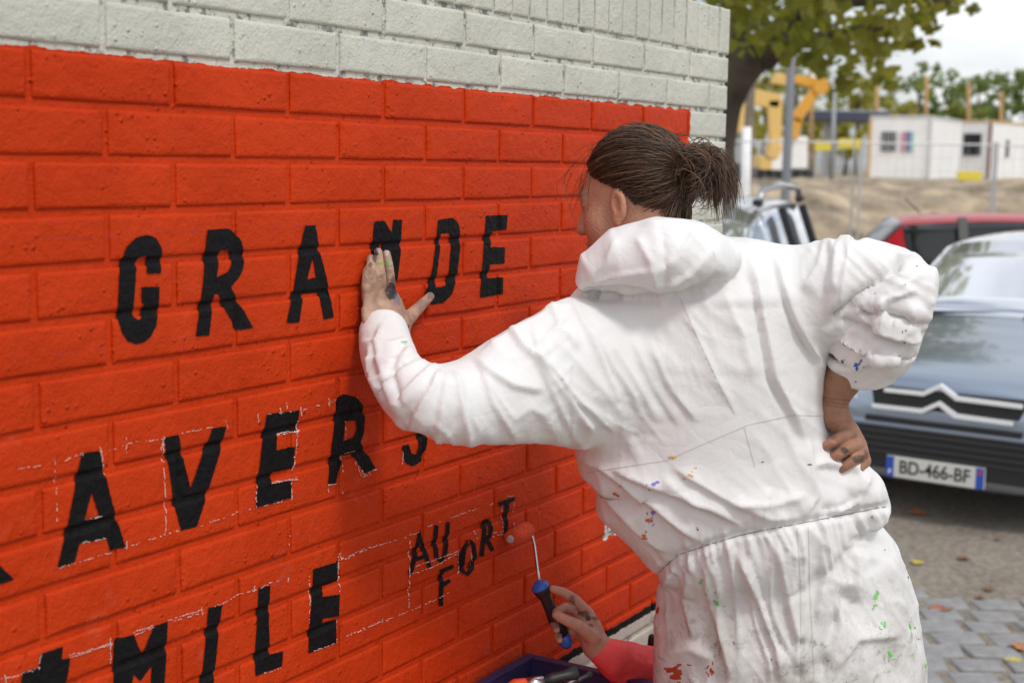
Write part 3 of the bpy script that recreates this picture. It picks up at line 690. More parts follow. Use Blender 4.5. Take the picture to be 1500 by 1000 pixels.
# left sleeve
F_([(842,432),(800,462),(745,492),(700,524)], 7, 5, 'step'); F_(ch([(1020,630),(1120,760),(1300,900)]), 8, 6, 'step'); F_(ch([(800,800),(900,900),(1050,980),(1250,1010)]), 8, 6, 'step'); F_(ch([(1290,480),(1330,640),(1450,760)]), 7, 5)
for a in [[(640,532),(610,560),(570,600)], [(648,540),(622,585),(600,632)], [(655,545),(645,600),(640,650)], [(668,540),(676,600),(690,655)], [(700,525),(720,590),(760,650)], [(630,525),(580,548),(538,560)], [(604,492),(570,505),(528,500)], [(608,505),(575,530),(532,528)], [(560,470),(552,500),(560,540),(575,590)], [(780,475),(790,540),(840,640)]]:
    F_(a, 6, random.uniform(3.5, 6.5), random.choice(['step', 'ridge', 'step']))
F_([(596,490),(575,540),(590,600)], 4, -5); F_([(545,500),(545,545),(565,590)], 5, 5)
# right sleeve, pushed up and crumpled
F_(cs([(555,600),(600,520),(700,430),(800,370),(950,245)]), 6, -20); F_(cs([(585,560),(650,480),(760,400),(900,290)]), 6, 9, 'step'); F_(cs([(690,500),(830,465),(990,400)]), 7, 9, 'step'); F_(cs([(720,520),(800,600),(950,640),(1010,600)]), 7, 10, 'step')
F_(cs([(730,545),(800,625),(940,665)]), 5, -8); F_(cs([(600,620),(720,690),(800,740),(920,750)]), 7, 9, 'step'); F_(cs([(930,480),(985,560),(1015,600)]), 6, 8, 'step'); F_(cs([(820,430),(830,540),(800,600)]), 5, 6); F_(cs([(700,470),(760,520),(790,590)]), 5, -8); F_(cs([(620,540),(700,560),(780,600)]), 5, -7)
F_(cs([(680,790),(760,740),(910,745)]), 6, 7, 'step'); F_(cs([(1060,280),(1040,430),(1010,560)]), 9, 6); F_(cs([(640,150),(600,300),(560,420)]), 10, 7, 'step'); F_(cs([(560,140),(520,300),(440,420)]), 10, 6, 'step'); F_(cs([(880,250),(960,250),(1050,270)]), 6, 6)
# hood
F_([(850,425),(905,428),(960,440),(1010,432),(1056,402)], 6, -9); F_([(930,345),(955,385),(962,432)], 7, 5); F_([(1020,335),(990,380),(960,400)], 6, 4, 'step'); F_([(905,345),(890,385),(858,415)], 6, 4); F_([(960,395),(900,405),(855,418)], 6, 4, 'step'); F_([(1050,360),(1010,400),(970,425)], 6, 5, 'step'); F_([(935,330),(1000,326),(1045,345)], 5, 4)
# waist: elastic groove and gathers
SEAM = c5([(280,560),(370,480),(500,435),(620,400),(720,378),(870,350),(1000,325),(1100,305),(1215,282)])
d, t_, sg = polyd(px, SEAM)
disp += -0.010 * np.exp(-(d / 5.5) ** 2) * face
along = t_ * 340 + 6 * vnoise(V, 30, 5)
below = np.where(sg > 0, d, 0); above = np.where(sg < 0, d, 0)
below, above = (below, above) if px[np.argmin(d + 1e6 * (np.abs(px[:, 1] - 900) > 40))][1] > 0 else (above, below)
isb = px[:, 1] > np.interp(px[:, 0], [p[0] for p in SEAM], [p[1] for p in SEAM])
nearx = (px[:, 0] > 950) & (px[:, 0] < 1325)
gath = np.sin(along * 0.50 + 2.5 * np.sin(along * 0.07)) * 0.7 + np.sin(along * 0.23 + 1.0) * 0.6
disp += np.where(isb & nearx, 0.0052 * gath * np.exp(-d / 40.0) * np.clip(d / 5, 0, 1), 0) * face
disp += np.where((~isb) & nearx, 0.0028 * gath * np.exp(-d / 20.0) * np.clip(d / 5, 0, 1), 0) * face
# trousers
F_(c5([(480,440),(490,600),(560,830),(600,1000)]), 9, 8, 'step'); F_(c5([(600,450),(690,640),(770,850),(790,1000)]), 10, 10, 'step'); F_(c5([(650,450),(720,650),(800,900)]), 5, -6); F_(c5([(870,370),(880,700),(885,1000)]), 5, 5); F_(c5([(1085,450),(1095,560),(1090,680)]), 6, 9, 'step'); F_(c5([(1080,600),(1020,780),(960,1000)]), 16, -16); F_(c5([(1015,640),(1040,760),(990,880),(980,1000)]), 7, 9, 'step')
F_(c5([(360,500),(300,640),(290,800)]), 8, 7); F_(c5([(420,470),(400,640),(440,820)]), 8, 6, 'step'); F_(c5([(760,400),(800,600),(850,800),(860,1000)]), 8, 8, 'step'); F_(c5([(1150,350),(1230,520),(1290,760)]), 10, 6); F_(c5([(940,370),(960,560),(930,760)]), 9, 7, 'step'); F_(c5([(1000,960),(1100,820),(1290,800)]), 10, 7, 'step'); F_(c5([(280,900),(420,860),(520,900)]), 10, 5); F_(c5([(870,800),(860,900),(865,1000)]), 8, -9)
# crumple everywhere
def aniso(ang, la, lc, seed):           # directional creases: long along ang (degrees, image plane), short across
    ca, sa = math.cos(R(ang)), math.sin(R(ang)); wx_ = 14 * vnoise(V, 9, seed + 20)
    q = np.stack([(px[:, 0] * ca + px[:, 1] * sa) / la, (-px[:, 0] * sa + px[:, 1] * ca + wx_) / lc, V[:, 1] * 4], 1)
    return np.clip(ridged(q, 1.0, seed), -.2, 1) ** 1.5 * np.sign(ridged(q, 1.0, seed)) * np.clip(vnoise(V, 6, seed + 3) * 1.6 + .45, 0, 1) if False else np.maximum(ridged(q, 1.0, seed), 0) ** 2 * np.clip(vnoise(V, 7, seed + 3) * 1.8 + .5, 0, 1)
isarm = px[:, 0] < 835; ispant = isb & nearx | (px[:, 1] > 860); istor = ~isarm & ~ispant
disp += 0.0034 * np.where(istor, aniso(58, 150, 26, 40), 0) * face + 0.0022 * np.where(istor, aniso(35, 100, 18, 44), 0) * face + .0012 * np.where(istor, aniso(80, 80, 12, 61), 0) * face
disp += 0.0045 * np.where(isarm, aniso(-28, 90, 20, 47), 0) * face + 0.0045 * np.where(isarm, aniso(55, 60, 18, 52), 0) * face
disp += 0.0060 * np.where(ispant, aniso(82, 170, 26, 55), 0) * face + 0.0030 * np.where(ispant, aniso(60, 60, 16, 58), 0) * face
disp += 0.0006 * ridged(V, 30, 2) + 0.0015 * vnoise(V, 7, 3)
slv_ = (px[:, 0] > 1215) & (px[:, 1] < 578)
disp += np.where(slv_, 0.0035 * aniso(-25, 90, 16, 71) + 0.003 * aniso(35, 70, 13, 74), 0) * face
V = V + nrm * disp[:, None]
V = relax(V, Q4, 1, 0.12)
cm = bpy.data.materials.new('coverall_fabric'); cm.use_nodes = True; t = cm.node_tree; b = t.nodes['Principled BSDF']
b.inputs['Roughness'].default_value = 0.62; b.inputs['Specular IOR Level'].default_value = 0.3; b.inputs['Sheen Weight'].default_value = 0.08
geo = N(t, 'ShaderNodeNewGeometry'); sx = N(t, 'ShaderNodeSeparateXYZ'); t.links.new(geo.outputs['Position'], sx.inputs[0])
d1 = N(t, 'ShaderNodeTexNoise', inp={'Scale': 9.0, 'Detail': 9.0, 'Roughness': 0.7}); d2 = N(t, 'ShaderNodeTexNoise', inp={'Scale': 34.0, 'Detail': 8.0, 'Roughness': 0.75, 'Distortion': 0.6})
for n_ in (d1, d2): t.links.new(geo.outputs['Position'], n_.inputs['Vector'])
hz = N(t, 'ShaderNodeMapRange', inp={'From Min': 1.08, 'From Max': 0.90, 'To Min': 0.05, 'To Max': 1.0}); t.links.new(sx.outputs['Z'], hz.inputs['Value'])
m1 = N(t, 'ShaderNodeMapRange', inp={'From Min': 0.38, 'From Max': 0.70, 'To Min': 0.0, 'To Max': 0.8}); t.links.new(d1.outputs['Fac'], m1.inputs['Value'])
m2 = N(t, 'ShaderNodeMapRange', inp={'From Min': 0.54, 'From Max': 0.66, 'To Min': 0.0, 'To Max': 0.7}); t.links.new(d2.outputs['Fac'], m2.inputs['Value'])
def mth(op, a, b_):
    n_ = N(t, 'ShaderNodeMath', operation=op)
    for i, x in enumerate((a, b_)):
        if isinstance(x, float): n_.inputs[i].default_value = x
        else: t.links.new(x, n_.inputs[i])
    return n_.outputs[0]
dirt = mth('MULTIPLY', mth('ADD', m1.outputs[0], m2.outputs[0]), hz.outputs[0])
k1 = N(t, 'ShaderNodeMixRGB', inp={'Color1': (0.80, 0.795, 0.79, 1), 'Color2': (0.30, 0.275, 0.215, 1)}); t.links.new(dirt, k1.inputs['Fac'])
t.links.new(k1.outputs[0], b.inputs['Base Color'])
w1 = N(t, 'ShaderNodeTexNoise', inp={'Scale': 45.0, 'Detail': 3.0, 'Roughness': 0.5, 'Distortion': 0.5}); w2 = N(t, 'ShaderNodeTexVoronoi', inp={'Scale': 26.0}); w2.feature = 'DISTANCE_TO_EDGE'; w3 = N(t, 'ShaderNodeTexNoise', inp={'Scale': 420.0, 'Detail': 2.0})
wv = N(t, 'ShaderNodeTexNoise', inp={'Scale': 12.0, 'Detail': 3.0}); wa = N(t, 'ShaderNodeVectorMath', operation='MULTIPLY_ADD'); wa.inputs[1].default_value = (0.06, 0.06, 0.06)
t.links.new(geo.outputs['Position'], wv.inputs['Vector']); t.links.new(wv.outputs['Color'], wa.inputs[0]); t.links.new(geo.outputs['Position'], wa.inputs[2])
for n_ in (w1, w3): t.links.new(geo.outputs['Position'], n_.inputs['Vector'])
t.links.new(wa.outputs[0], w2.inputs['Vector'])
ab = mth('ABSOLUTE', mth('SUBTRACT', w1.outputs['Fac'], 0.5), 0.0)
ve = N(t, 'ShaderNodeMapRange', inp={'From Min': 0.0, 'From Max': 0.16, 'To Min': 1.0, 'To Max': 0.0}); t.links.new(w2.outputs['Distance'], ve.inputs['Value'])
def crease(scale, dist, seed_off):
    n_ = N(t, 'ShaderNodeTexNoise', inp={'Scale': scale, 'Detail': 1.0, 'Roughness': 0.4, 'Distortion': dist}); o_ = N(t, 'ShaderNodeVectorMath', operation='ADD'); o_.inputs[1].default_value = (seed_off, seed_off * 2, 0)
    t.links.new(geo.outputs['Position'], o_.inputs[0]); t.links.new(o_.outputs[0], n_.inputs['Vector'])
    a_ = mth('ABSOLUTE', mth('SUBTRACT', n_.outputs['Fac'], 0.5), 0.0)
    return mth('MULTIPLY', mth('DIVIDE', a_, mth('ADD', a_, 0.05)), 0.10)
big = mth('ADD', mth('MULTIPLY', crease(8.0, 0.3, 3.0), 4.0), mth('ADD', mth('MULTIPLY', crease(17.0, 0.3, 7.0), 2.2), mth('MULTIPLY', crease(36.0, 0.3, 11.0), 1.4)))
hs = mth('ADD', mth('ADD', big, mth('MULTIPLY', ab, 0.6)), mth('MULTIPLY', w3.outputs['Fac'], 0.05))
bp = N(t, 'ShaderNodeBump', inp={'Strength': 0.36, 'Distance': 0.005}); t.links.new(hs, bp.inputs['Height']); t.links.new(bp.outputs[0], b.inputs['Normal'])
cov = adopt(link('coverall', np_mesh('coverall', V, Q4), cm), person)
bvh_cov = BVHTree.FromPolygons([tuple(p) for p in V], [tuple(q) for q in Q4.tolist()])
def on_cloth(x, y, lift=0.0008):
    v = ray(x, y).normalized(); h = bvh_cov.ray_cast(CAM, v)
    if h[0] is None: return None
    nn_ = h[1] if h[1].dot(v) < 0 else -h[1]
    return h[0] + nn_ * lift
# stitched seams
seam_m = pmat('seam_thread', (0.62, 0.59, 0.54), 0.8)
def seam(name, pts, w_=0.9, lift=0.0007, mat=None):
    mb = MB(); P_ = []
    for i in range(len(pts) - 1):
        a, b_ = Vector(pts[i]), Vector(pts[i + 1]); n_ = max(2, int((b_ - a).length / 5))
        P_ += [a.lerp(b_, j / n_) for j in range(n_)]
    P_.append(Vector(pts[-1])); prev = None
    for i, p in enumerate(P_):
        d_ = (P_[min(i + 1, len(P_) - 1)] - P_[max(i - 1, 0)]).normalized(); n_ = Vector((-d_.y, d_.x)) * w_ * 0.5
        a, b_ = on_cloth(p.x + n_.x, p.y + n_.y, lift), on_cloth(p.x - n_.x, p.y - n_.y, lift)
        if a is None or b_ is None: prev = None; continue
        if prev and (prev[0] - a).length < 0.08: mb.add([prev[0], a, b_, prev[1]], [(0, 1, 2, 3)])
        prev = (a, b_)
    o = mb.build(name, mat or seam_m); return adopt(o, person)
seam('seam', c3([(150,980),(440,935),(600,865),(740,805),(900,770),(1005,772)]), 1.1)
seam('seam', c3([(492,345),(560,500),(630,650),(690,765)]), 0.9); seam('seam', c3([(725,815),(765,960)]), 0.8); seam('seam', c5([(855,370),(868,600),(872,1000)]), 1.0); seam('seam', c5([(900,365),(905,600),(925,1000)]), 0.8)
elastic_shade_m = pmat('waist_shadow_thread', (0.30, 0.29, 0.27), 0.9)  # dark thread tone paints the shade in the elastic waist groove
seam('waist_elastic_shade', SEAM, 1.5, 0.0009, elastic_shade_m)
# paint splashes on the cloth
SPL = {'green': (0.18, 0.62, 0.16), 'violet': (0.28, 0.22, 0.72), 'orange': (0.62, 0.16, 0.05), 'amber': (0.75, 0.40, 0.08), 'blue': (0.05, 0.13, 0.48), 'ink': (0.05, 0.05, 0.07), 'red': (0.5, 0.07, 0.03)}
SPM = {k: pmat('splash_' + k, v, 0.6) for k, v in SPL.items()}
def splash(colr, x, y, r_, n=1, asp=1.0, ang=0.0):
    for k in range(n):
        mb = MB()
        cx = x + (random.gauss(0, r_ * 1.1) if k else 0); cy = y + (random.gauss(0, r_ * 1.5) if k else 0); rr_ = r_ * (random.uniform(.25, .6) if k else 1)
        m = 11; ring = []; ph = random.random() * 6
        for j in range(m):
            a = 2 * math.pi * j / m; q = rr_ * (0.7 + 0.35 * math.sin(2 * a + ph) + random.uniform(-.2, .2)); ex, ey = q * math.cos(a) * asp, q * math.sin(a)
            ring.append((cx + ex * math.cos(ang) - ey * math.sin(ang), cy + ex * math.sin(ang) + ey * math.cos(ang)))
        pts = [on_cloth(cx, cy, .0011)] + [on_cloth(cx + (a - cx) * .5, cy + (b_ - cy) * .5, .0011) for a, b_ in ring] + [on_cloth(a, b_, .0008) for a, b_ in ring]
        if any(p is None for p in pts) or max((p - pts[0]).length for p in pts) > 0.04: continue
        mb.add(pts, [(0, 1 + j, 1 + (j + 1) % m) for j in range(m)] + [(1 + j, 1 + m + j, 1 + m + (j + 1) % m, 1 + (j + 1) % m) for j in range(m)])
        adopt(mb.build('paint_splash', SPM[colr]), person)
random.seed(5)
for a in [('green',1027,851,4,5,.6), ('green',1049,882,4,4,1.4), ('green',1283,873,5,4,1.2), ('green',1296,914,5,5,.8), ('green',1304,957,5,4,1), ('green',1333,917,4,3,.7), ('green',1356,975,4,3,.5), ('green',1035,870,3,3,.5),
          ('violet',960,707,5,3,1.4), ('violet',957,750,5,5,.7), ('violet',957,768,3,2,.6), ('amber',1012,696,4,4,1.2), ('amber',985,669,3,2,2.2), ('orange',951,762,5,3,1.2), ('orange',944,786,4,3,1.6), ('orange',903,724,4,2,1.5),
          ('red',964,893,5,1,.7), ('red',1043,982,7,6,.6), ('red',992,987,8,5,2.0), ('red',984,980,6,3,1.5), ('blue',1255,537,6,6,.9), ('blue',1262,528,3,3,.6), ('ink',1234,529,2.2,3,1.4), ('ink',1322,486,1.6,1,1), ('ink',1327,484,1.6,1,1), ('ink',1325,502,1.6,2,1), ('ink',1343,390,1.3,2,1), ('ink',1326,417,1.2,4,.6),
          ('ink',1277,757,1.6,3,1), ('ink',1186,680,2.0,2,1.6), ('ink',1296,805,1.5,3,.6), ('ink',1282,430,1.2,5,.5), ('ink',1292,455,1.2,6,.6), ('ink',1117,676,1.4,2,2), ('ink',1022,775,1.4,3,2), ('ink',1240,1000,1.4,2,1), ('green',592,501,2.2,3,2.2), ('ink',1330,845,2,2,.5), ('ink',1345,935,1.8,2,.5), ('ink',1075,940,1.6,2,1), ('ink',1130,965,1.5,2,1)]: splash(*a)

# ---- skin: head, neck, arms and hands
hf = Vector((-0.87, 0.46, -0.19)).normalized(); hu = Vector((-0.10, 0.10, 1.0)); hu = (hu - hf * hu.dot(hf)).normalized(); hl = hu.cross(hf).normalized()
HC = at(927, 293, 2.40); HS = 0.86
HR = np.array([hf, hl, hu])
def H(x, y, z): return HC + (hf * x + hl * y + hu * z) * HS
def hell(c, r_): return ell(H(*c), [q * HS for q in r_], HR)
head = [(hell((-.012, 0, .03), (.100, .078, .094)), 0), (hell((.042, 0, -.035), (.056, .060, .085)), .03), (hell((.068, 0, -.102), (.030, .034, .028)), .03),
        (hell((.055, .036, -.04), (.034, .030, .036)), .02), (hell((.055, -.036, -.04), (.034, .030, .036)), .02), (hell((.084, 0, .018), (.016, .05, .014)), .015),
        (cone([H(.096, 0, .004), H(.112, 0, -.026), H(.116, 0, -.040)], [.008, .010, .011]), .010), (hell((.106, .010, -.044), (.009, .009, .007)), .006), (hell((.106, -.010, -.044), (.009, .009, .007)), .006),
        (hell((.096, 0, -.070), (.013, .024, .007)), .006), (hell((.094, 0, -.081), (.013, .021, .008)), .005),
        (hell((.080, .032, .000), (.015, .016, .011)), .006), (hell((.080, -.032, .000), (.015, .016, .011)), .006),
        (cone([H(-.025, 0, -.05), H(-.055, 0, -.13), H(-.062, 0, -.165)], [.054, .048, .044]), .03)]
for sgn in (1, -1):
    er = np.array([(hf * .94 + hl * (-.25 * sgn)).normalized(), (hl * sgn + hf * .3).normalized(), hu]);
    head.append((ell(H(-.004, sgn * .081, -.012), (.0165, .0075, .028), er), .004)); head.append((ell(H(.004, sgn * .080, -.040), (.010, .006, .011), er), .004))
def ear_hollow(P, d):
    for sgn in (1, -1):
        er = np.array([(hf * .94 + hl * (-.25 * sgn)).normalized(), (hl * sgn + hf * .3).normalized(), hu])
        c_ = ell(H(.000, sgn * .092, -.010), (.0095, .0085, .0175), er)(P); d = np.maximum(d, -smin(c_, c_, .001))
    return d
Vh, Qh = surface(head, 0.003, extra=ear_hollow); Vh = relax(Vh, Qh, 1)
SK = np.array([0.50, 0.27, 0.175]); SKD = np.array([0.33, 0.165, 0.10])
colh = np.tile(SK, (len(Vh), 1)) * (1 + 0.08 * vnoise(Vh, 60, 2))[:, None]
loc = (Vh - np.array(HC)) @ HR.T / HS
ck = np.exp(-(((loc - np.array([.07, .045, -.04])) / .03) ** 2).sum(1))[:, None]; colh = colh * (1 - .25 * ck) + np.array([.52, .20, .14]) * .25 * ck
lp = np.exp(-(((loc - np.array([.105, 0, -.075])) / np.array([.014, .024, .010])) ** 2).sum(1))[:, None]; colh = colh * (1 - .7 * lp) + np.array([.42, .13, .11]) * .7 * lp
eb = np.exp(-(((loc - np.array([.088, .034, .022])) / np.array([.016, .02, .004])) ** 2).sum(1))[:, None] + np.exp(-(((loc - np.array([.090, .034, -.002])) / np.array([.01, .016, .0025])) ** 2).sum(1))[:, None]; colh = colh * (1 - np.clip(.85 * eb, 0, .85)) + np.array([.05, .03, .02]) * np.clip(.85 * eb, 0, .85)
ea = np.exp(-(((loc - np.array([-.004, .082, -.012])) / np.array([.022, .015, .036])) ** 4).sum(1))[:, None]; colh = colh * (1 - .3 * ea) + np.array([.55, .20, .13]) * .3 * ea

def hand_parts(fing, palm, wrist):
    pr = [(palm, 0)]
    for pts, rad in fing: pr.append((cone(pts, rad), .006))
    pr.append((wrist, .018))
    return pr
ow = on_wall
fing = [([ow(571,432,.017), ow(571,412,.021), ow(569,391,.017), ow(566,372,.0095)], [.0098, .0090, .0082, .0068]),
        ([ow(558,430,.018), ow(557,407,.022), ow(555,386,.018), ow(554,369,.0095)], [.0098, .0092, .0083, .0068]),
        ([ow(546,431,.017), ow(544,411,.020), ow(543,393,.016), ow(543,378,.0095)], [.0094, .0086, .0078, .0064]),
        ([ow(538,437,.015), ow(536,422,.017), ow(536,408,.014), ow(536,397,.0085)], [.0084, .0076, .0068, .0056]),
        ([ow(588,474,.030), ow(603,461,.022), ow(618,446,.014), ow(630,434,.0095)], [.0150, .0112, .0092, .0074])]
palm = sec_tube([(ow(533, 432, .016), ow(580, 430, .017), .011), (ow(530, 450, .020), ow(590, 449, .021), .014), (ow(532, 468, .026), ow(596, 468, .027), .017), (ow(538, 486, .034), ow(597, 486, .034), .019)])
wrist = cone([ow(566, 474, .032), at(570, 505, 2.19), at(590, 560, 2.10), at(610, 590, 2.06)], [.025, .027, .034, .038])
Vl, Ql = surface(hand_parts(fing, palm, wrist), 0.0022); Vl = relax(Vl, Ql, 1, .4)
pl = proj_np(Vl); coll = np.tile(np.array([0.42, 0.265, 0.185]), (len(Vl), 1)) * (1 + 0.2 * vnoise(Vl, 150, 3) + 0.22 * vnoise(Vl, 60, 4))[:, None]
def stain(cl, p, x, y, rx, ry, c_, a=1.0, seed=0, V_=None):
    q = ((p[:, 0] - x) / rx) ** 2 + ((p[:, 1] - y) / ry) ** 2 + 0.6 * vnoise(V_, 130, seed) + .35 * vnoise(V_, 300, seed + 1)
    m = (np.clip((1.15 - q) * 2.2, 0, 1) * a)[:, None]; return cl * (1 - m) + np.array(c_) * m
K = (0.025, 0.025, 0.03)
for s_ in [(573,427,9,11,K,.95), (577,413,5,10,K,.7), (553,368,4,6,K,.9), (549,378,4,7,K,.75), (543,388,3,4,K,.7), (568,384,5,7,(.10,.36,.10),.8), (557,386,4,4,(.35,.42,.12),.6), (566,370,4,4,(.55,.45,.40),.7), (555,366,3,4,(.62,.52,.5),.5), (631,433,6,6,(.12,.10,.10),.7), (619,444,10,8,(.22,.14,.12),.45), (545,400,6,9,(.20,.13,.10),.5), (598,478,3,3,K,.8), (560,404,4,3,(.18,.11,.08),.5), (570,398,5,3,(.2,.12,.09),.5), (581,440,5,9,(.16,.16,.26),.5)]:
    coll = stain(coll, pl, *s_, seed=int(s_[0]), V_=Vl)
# knuckle creases
for x, y in [(571,410),(557,406),(544,409),(568,390),(555,386)]:
    q = np.exp(-((pl[:, 0] - x) / 5.5) ** 2 - ((pl[:, 1] - y) / 1.6) ** 2)[:, None]; coll *= 1 - .35 * q
# right forearm and hand on the hip
fr = [([at(1246,634,2.262), at(1232,640,2.248), at(1218,648,2.243), at(1207,655,2.247)], [.0105, .0097, .0088, .0074]),
      ([at(1255,650,2.262), at(1241,657,2.245), at(1227,666,2.242), at(1214,674,2.250)], [.0105, .0098, .0090, .0076]),
      ([at(1263,664,2.265), at(1251,673,2.249), at(1238,682,2.248), at(1226,690,2.26)], [.0100, .0092, .0085, .0072]),
      ([at(1268,676,2.27), at(1259,685,2.258), at(1249,693,2.26), at(1240,699,2.27)], [.0090, .0082, .0075, .0064]),
      ([at(1232,618,2.30), at(1246,640,2.33), at(1252,665,2.345)], [.013, .011, .009])]
pr_ = sec_tube([(at(1206,598,2.275), at(1232,594,2.285), .017), (at(1212,615,2.275), at(1243,612,2.285), .018), (at(1224,632,2.27), at(1258,632,2.28), .017), (at(1238,652,2.268), at(1270,658,2.275), .014), (at(1250,672,2.27), at(1274,676,2.28), .011)])
wr = cone([at(1221,606,2.28), at(1220,588,2.28), at(1232,558,2.27), at(1252,522,2.25), at(1285,450,2.24)], [.0225, .0225, .0315, .034, .034])
Vr, Qr = surface(hand_parts(fr, pr_, wr), 0.0022); Vr = relax(Vr, Qr, 1, .4)
pq = proj_np(Vr); colr = np.tile(np.array([0.35, 0.18, 0.112]), (len(Vr), 1)) * (1 + 0.12 * vnoise(Vr, 110, 3) + .08 * vnoise(Vr, 40, 1))[:, None]
for s_ in [(1238,660,7,5,K,.8), (1222,640,6,4,(.16,.07,.05),.6), (1258,672,9,6,K,.7), (1208,655,4,4,(.25,.10,.08),.6), (1225,668,9,5,(.42,.16,.11),.6), (1215,648,10,4,(.46,.19,.14),.6), (1268,664,4,7,(.10,.06,.05),.6)]: colr = stain(colr, pq, *s_, seed=int(s_[1]), V_=Vr)
for y in (583, 589, 594):
    q = np.exp(-((pq[:, 1] - y - .12 * (pq[:, 0] - 1215)) / 1.3) ** 2)[:, None]; colr *= 1 - .28 * q
# inner body that carries head and arms (inside the coverall)
bi = [(sec_tube([(at(955, 470, 2.37), at(1005, 465, 2.37), .04), (at(930, 520, 2.34), at(1130, 500, 2.34), .06), (at(880, 600, 2.34), at(1180, 575, 2.34), .10), (at(990, 780, 2.36), at(1260, 730, 2.36), .10), (at(1000, 1000, 2.4), at(1320, 980, 2.4), .11)]), 0),
      (cone([at(900, 540, 2.27), at(690, 590, 2.085), at(612, 590, 2.06)], [.04, .034, .034]), .03), (cone([at(1150, 460, 2.31), at(1300, 430, 2.25), at(1285, 450, 2.24)], [.04, .034, .033]), .03),
      (cone([at(1070, 1050, 2.40), at(1060, 1350, 2.40), at(1052, 1650, 2.40)], [.09, .055, .045]), .03), (cone([at(1250, 1050, 2.44), at(1285, 1350, 2.49), at(1290, 1650, 2.50)], [.09, .055, .045]), .03)]
Vb, Qb = surface(bi, 0.012)
allV = np.concatenate([Vh, Vl, Vr, Vb]); offs = np.cumsum([0, len(Vh), len(Vl), len(Vr)])
allQ = np.concatenate([Qh, Ql + offs[1], Qr + offs[2], Qb + offs[3]])
skin_m = attr_mat('skin', rough=0.5, spec=0.35, bump=(220.0, 0.25, 3.0), sss=0.12)
body = adopt(link('body', np_mesh('body', allV, allQ, np.concatenate([colh, coll, colr, np.tile(SK, (len(Vb), 1))])), skin_m), person)
# finger nails on the hip hand
nail_m = pmat('finger_nail', (0.50, 0.30, 0.26), 0.3)
# shoes
shoe_m = pmat('dark_shoe', (0.06, 0.06, 0.07), 0.6)
for x, Y in ((1052, 2.40), (1290, 2.50)):
    c_ = at(x, 1600, Y); c_.z = 0.045; fd = -wn; sd = wd
    Vs, Qs = surface([(ell(c_ + fd * .07, (.135, .046, .045), np.array([fd, sd, Vector((0, 0, 1))])), 0), (ell(c_ - fd * .01 + Vector((0, 0, .03)), (.06, .042, .055), np.array([fd, sd, Vector((0, 0, 1))])), .02)], .008)
    Vs[:, 2] = np.maximum(Vs[:, 2], 0.002); adopt(link('shoe', np_mesh('shoe', Vs, Qs), shoe_m), person)

# ---- hair: strands combed back to a short messy tail
random.seed(21)
hair_m = attr_mat('brown_hair', rough=0.36, spec=0.55)
hv, hfc, hcol = [], [], []
def strand(pts, r0, r1, colr, n=3):
    k0 = len(hv); m = len(pts)
    for i, p in enumerate(pts):
        t_ = (pts[min(i + 1, m - 1)] - pts[max(i - 1, 0)]).normalized(); a = t_.cross(hu + hl * .3)
        a = a.normalized() if a.length > 1e-4 else hl; b_ = t_.cross(a); rr_ = r0 + (r1 - r0) * (i / (m - 1)) ** 2
        for k in range(n):
            an = 2 * math.pi * k / n; hv.append(p + (a * math.cos(an) + b_ * math.sin(an)) * rr_); hcol.append(colr)
    for i in range(m - 1):
        for k in range(n): hfc.append((k0 + i * n + k, k0 + i * n + (k + 1) % n, k0 + (i + 1) * n + (k + 1) % n, k0 + (i + 1) * n + k))
CC = Vector((-.012, 0, .03)); CRd = Vector((.100, .078, .094))
def scalp(d, lift): return H(CC.x + d.x * (CRd.x + lift), CC.y + d.y * (CRd.y + lift), CC.z + d.z * (CRd.z + lift))
def hcolr():
    k = random.random(); base = Vector((0.040, 0.021, 0.012)).lerp(Vector((0.20, 0.105, 0.058)), k ** 1.8); return tuple(base)
TIE = Vector((-0.96, 0.10, 0.04)).normalized(); TP = H(-.124, .008, .036)
def hairy(d):
    return d.x < 0.90 and d.z > float(np.interp(d.x, [-1, -.5, -.25, -.05, .15, .4, .65, .8, .9], [-.75, -.72, -.6, -.2, -.08, .08, .25, .45, .75]))
cnt_ = 0
while cnt_ < 5200:
    d = Vector((random.gauss(0, 1), random.gauss(0, 1), random.gauss(0, 1))).normalized()
    if not hairy(d): continue
    cnt_ += 1
    lift0 = random.uniform(.003, .011); pts = []; m = 9
    wv_ = random.gauss(0, .085); wl = random.gauss(0, .004)
    side = d.cross(TIE); side = side.normalized() if side.length > .01 else Vector((0, 0, 1))
    for i in range(m):
        t_ = i / (m - 1) * random.uniform(.97, 1.0); q = d.slerp(TIE, t_) if d.dot(TIE) > -.98 else TIE
        q = (q + side * wv_ * math.sin(math.pi * t_)).normalized()
        pts.append(scalp(q, lift0 + .007 * math.sin(math.pi * t_) + wl * math.sin(5 * t_)))
    pts[-1] = TP + Vector((random.gauss(0, .008), random.gauss(0, .008), random.gauss(0, .008)))
    strand(pts, random.uniform(.0004, .0008), .0005, hcolr())
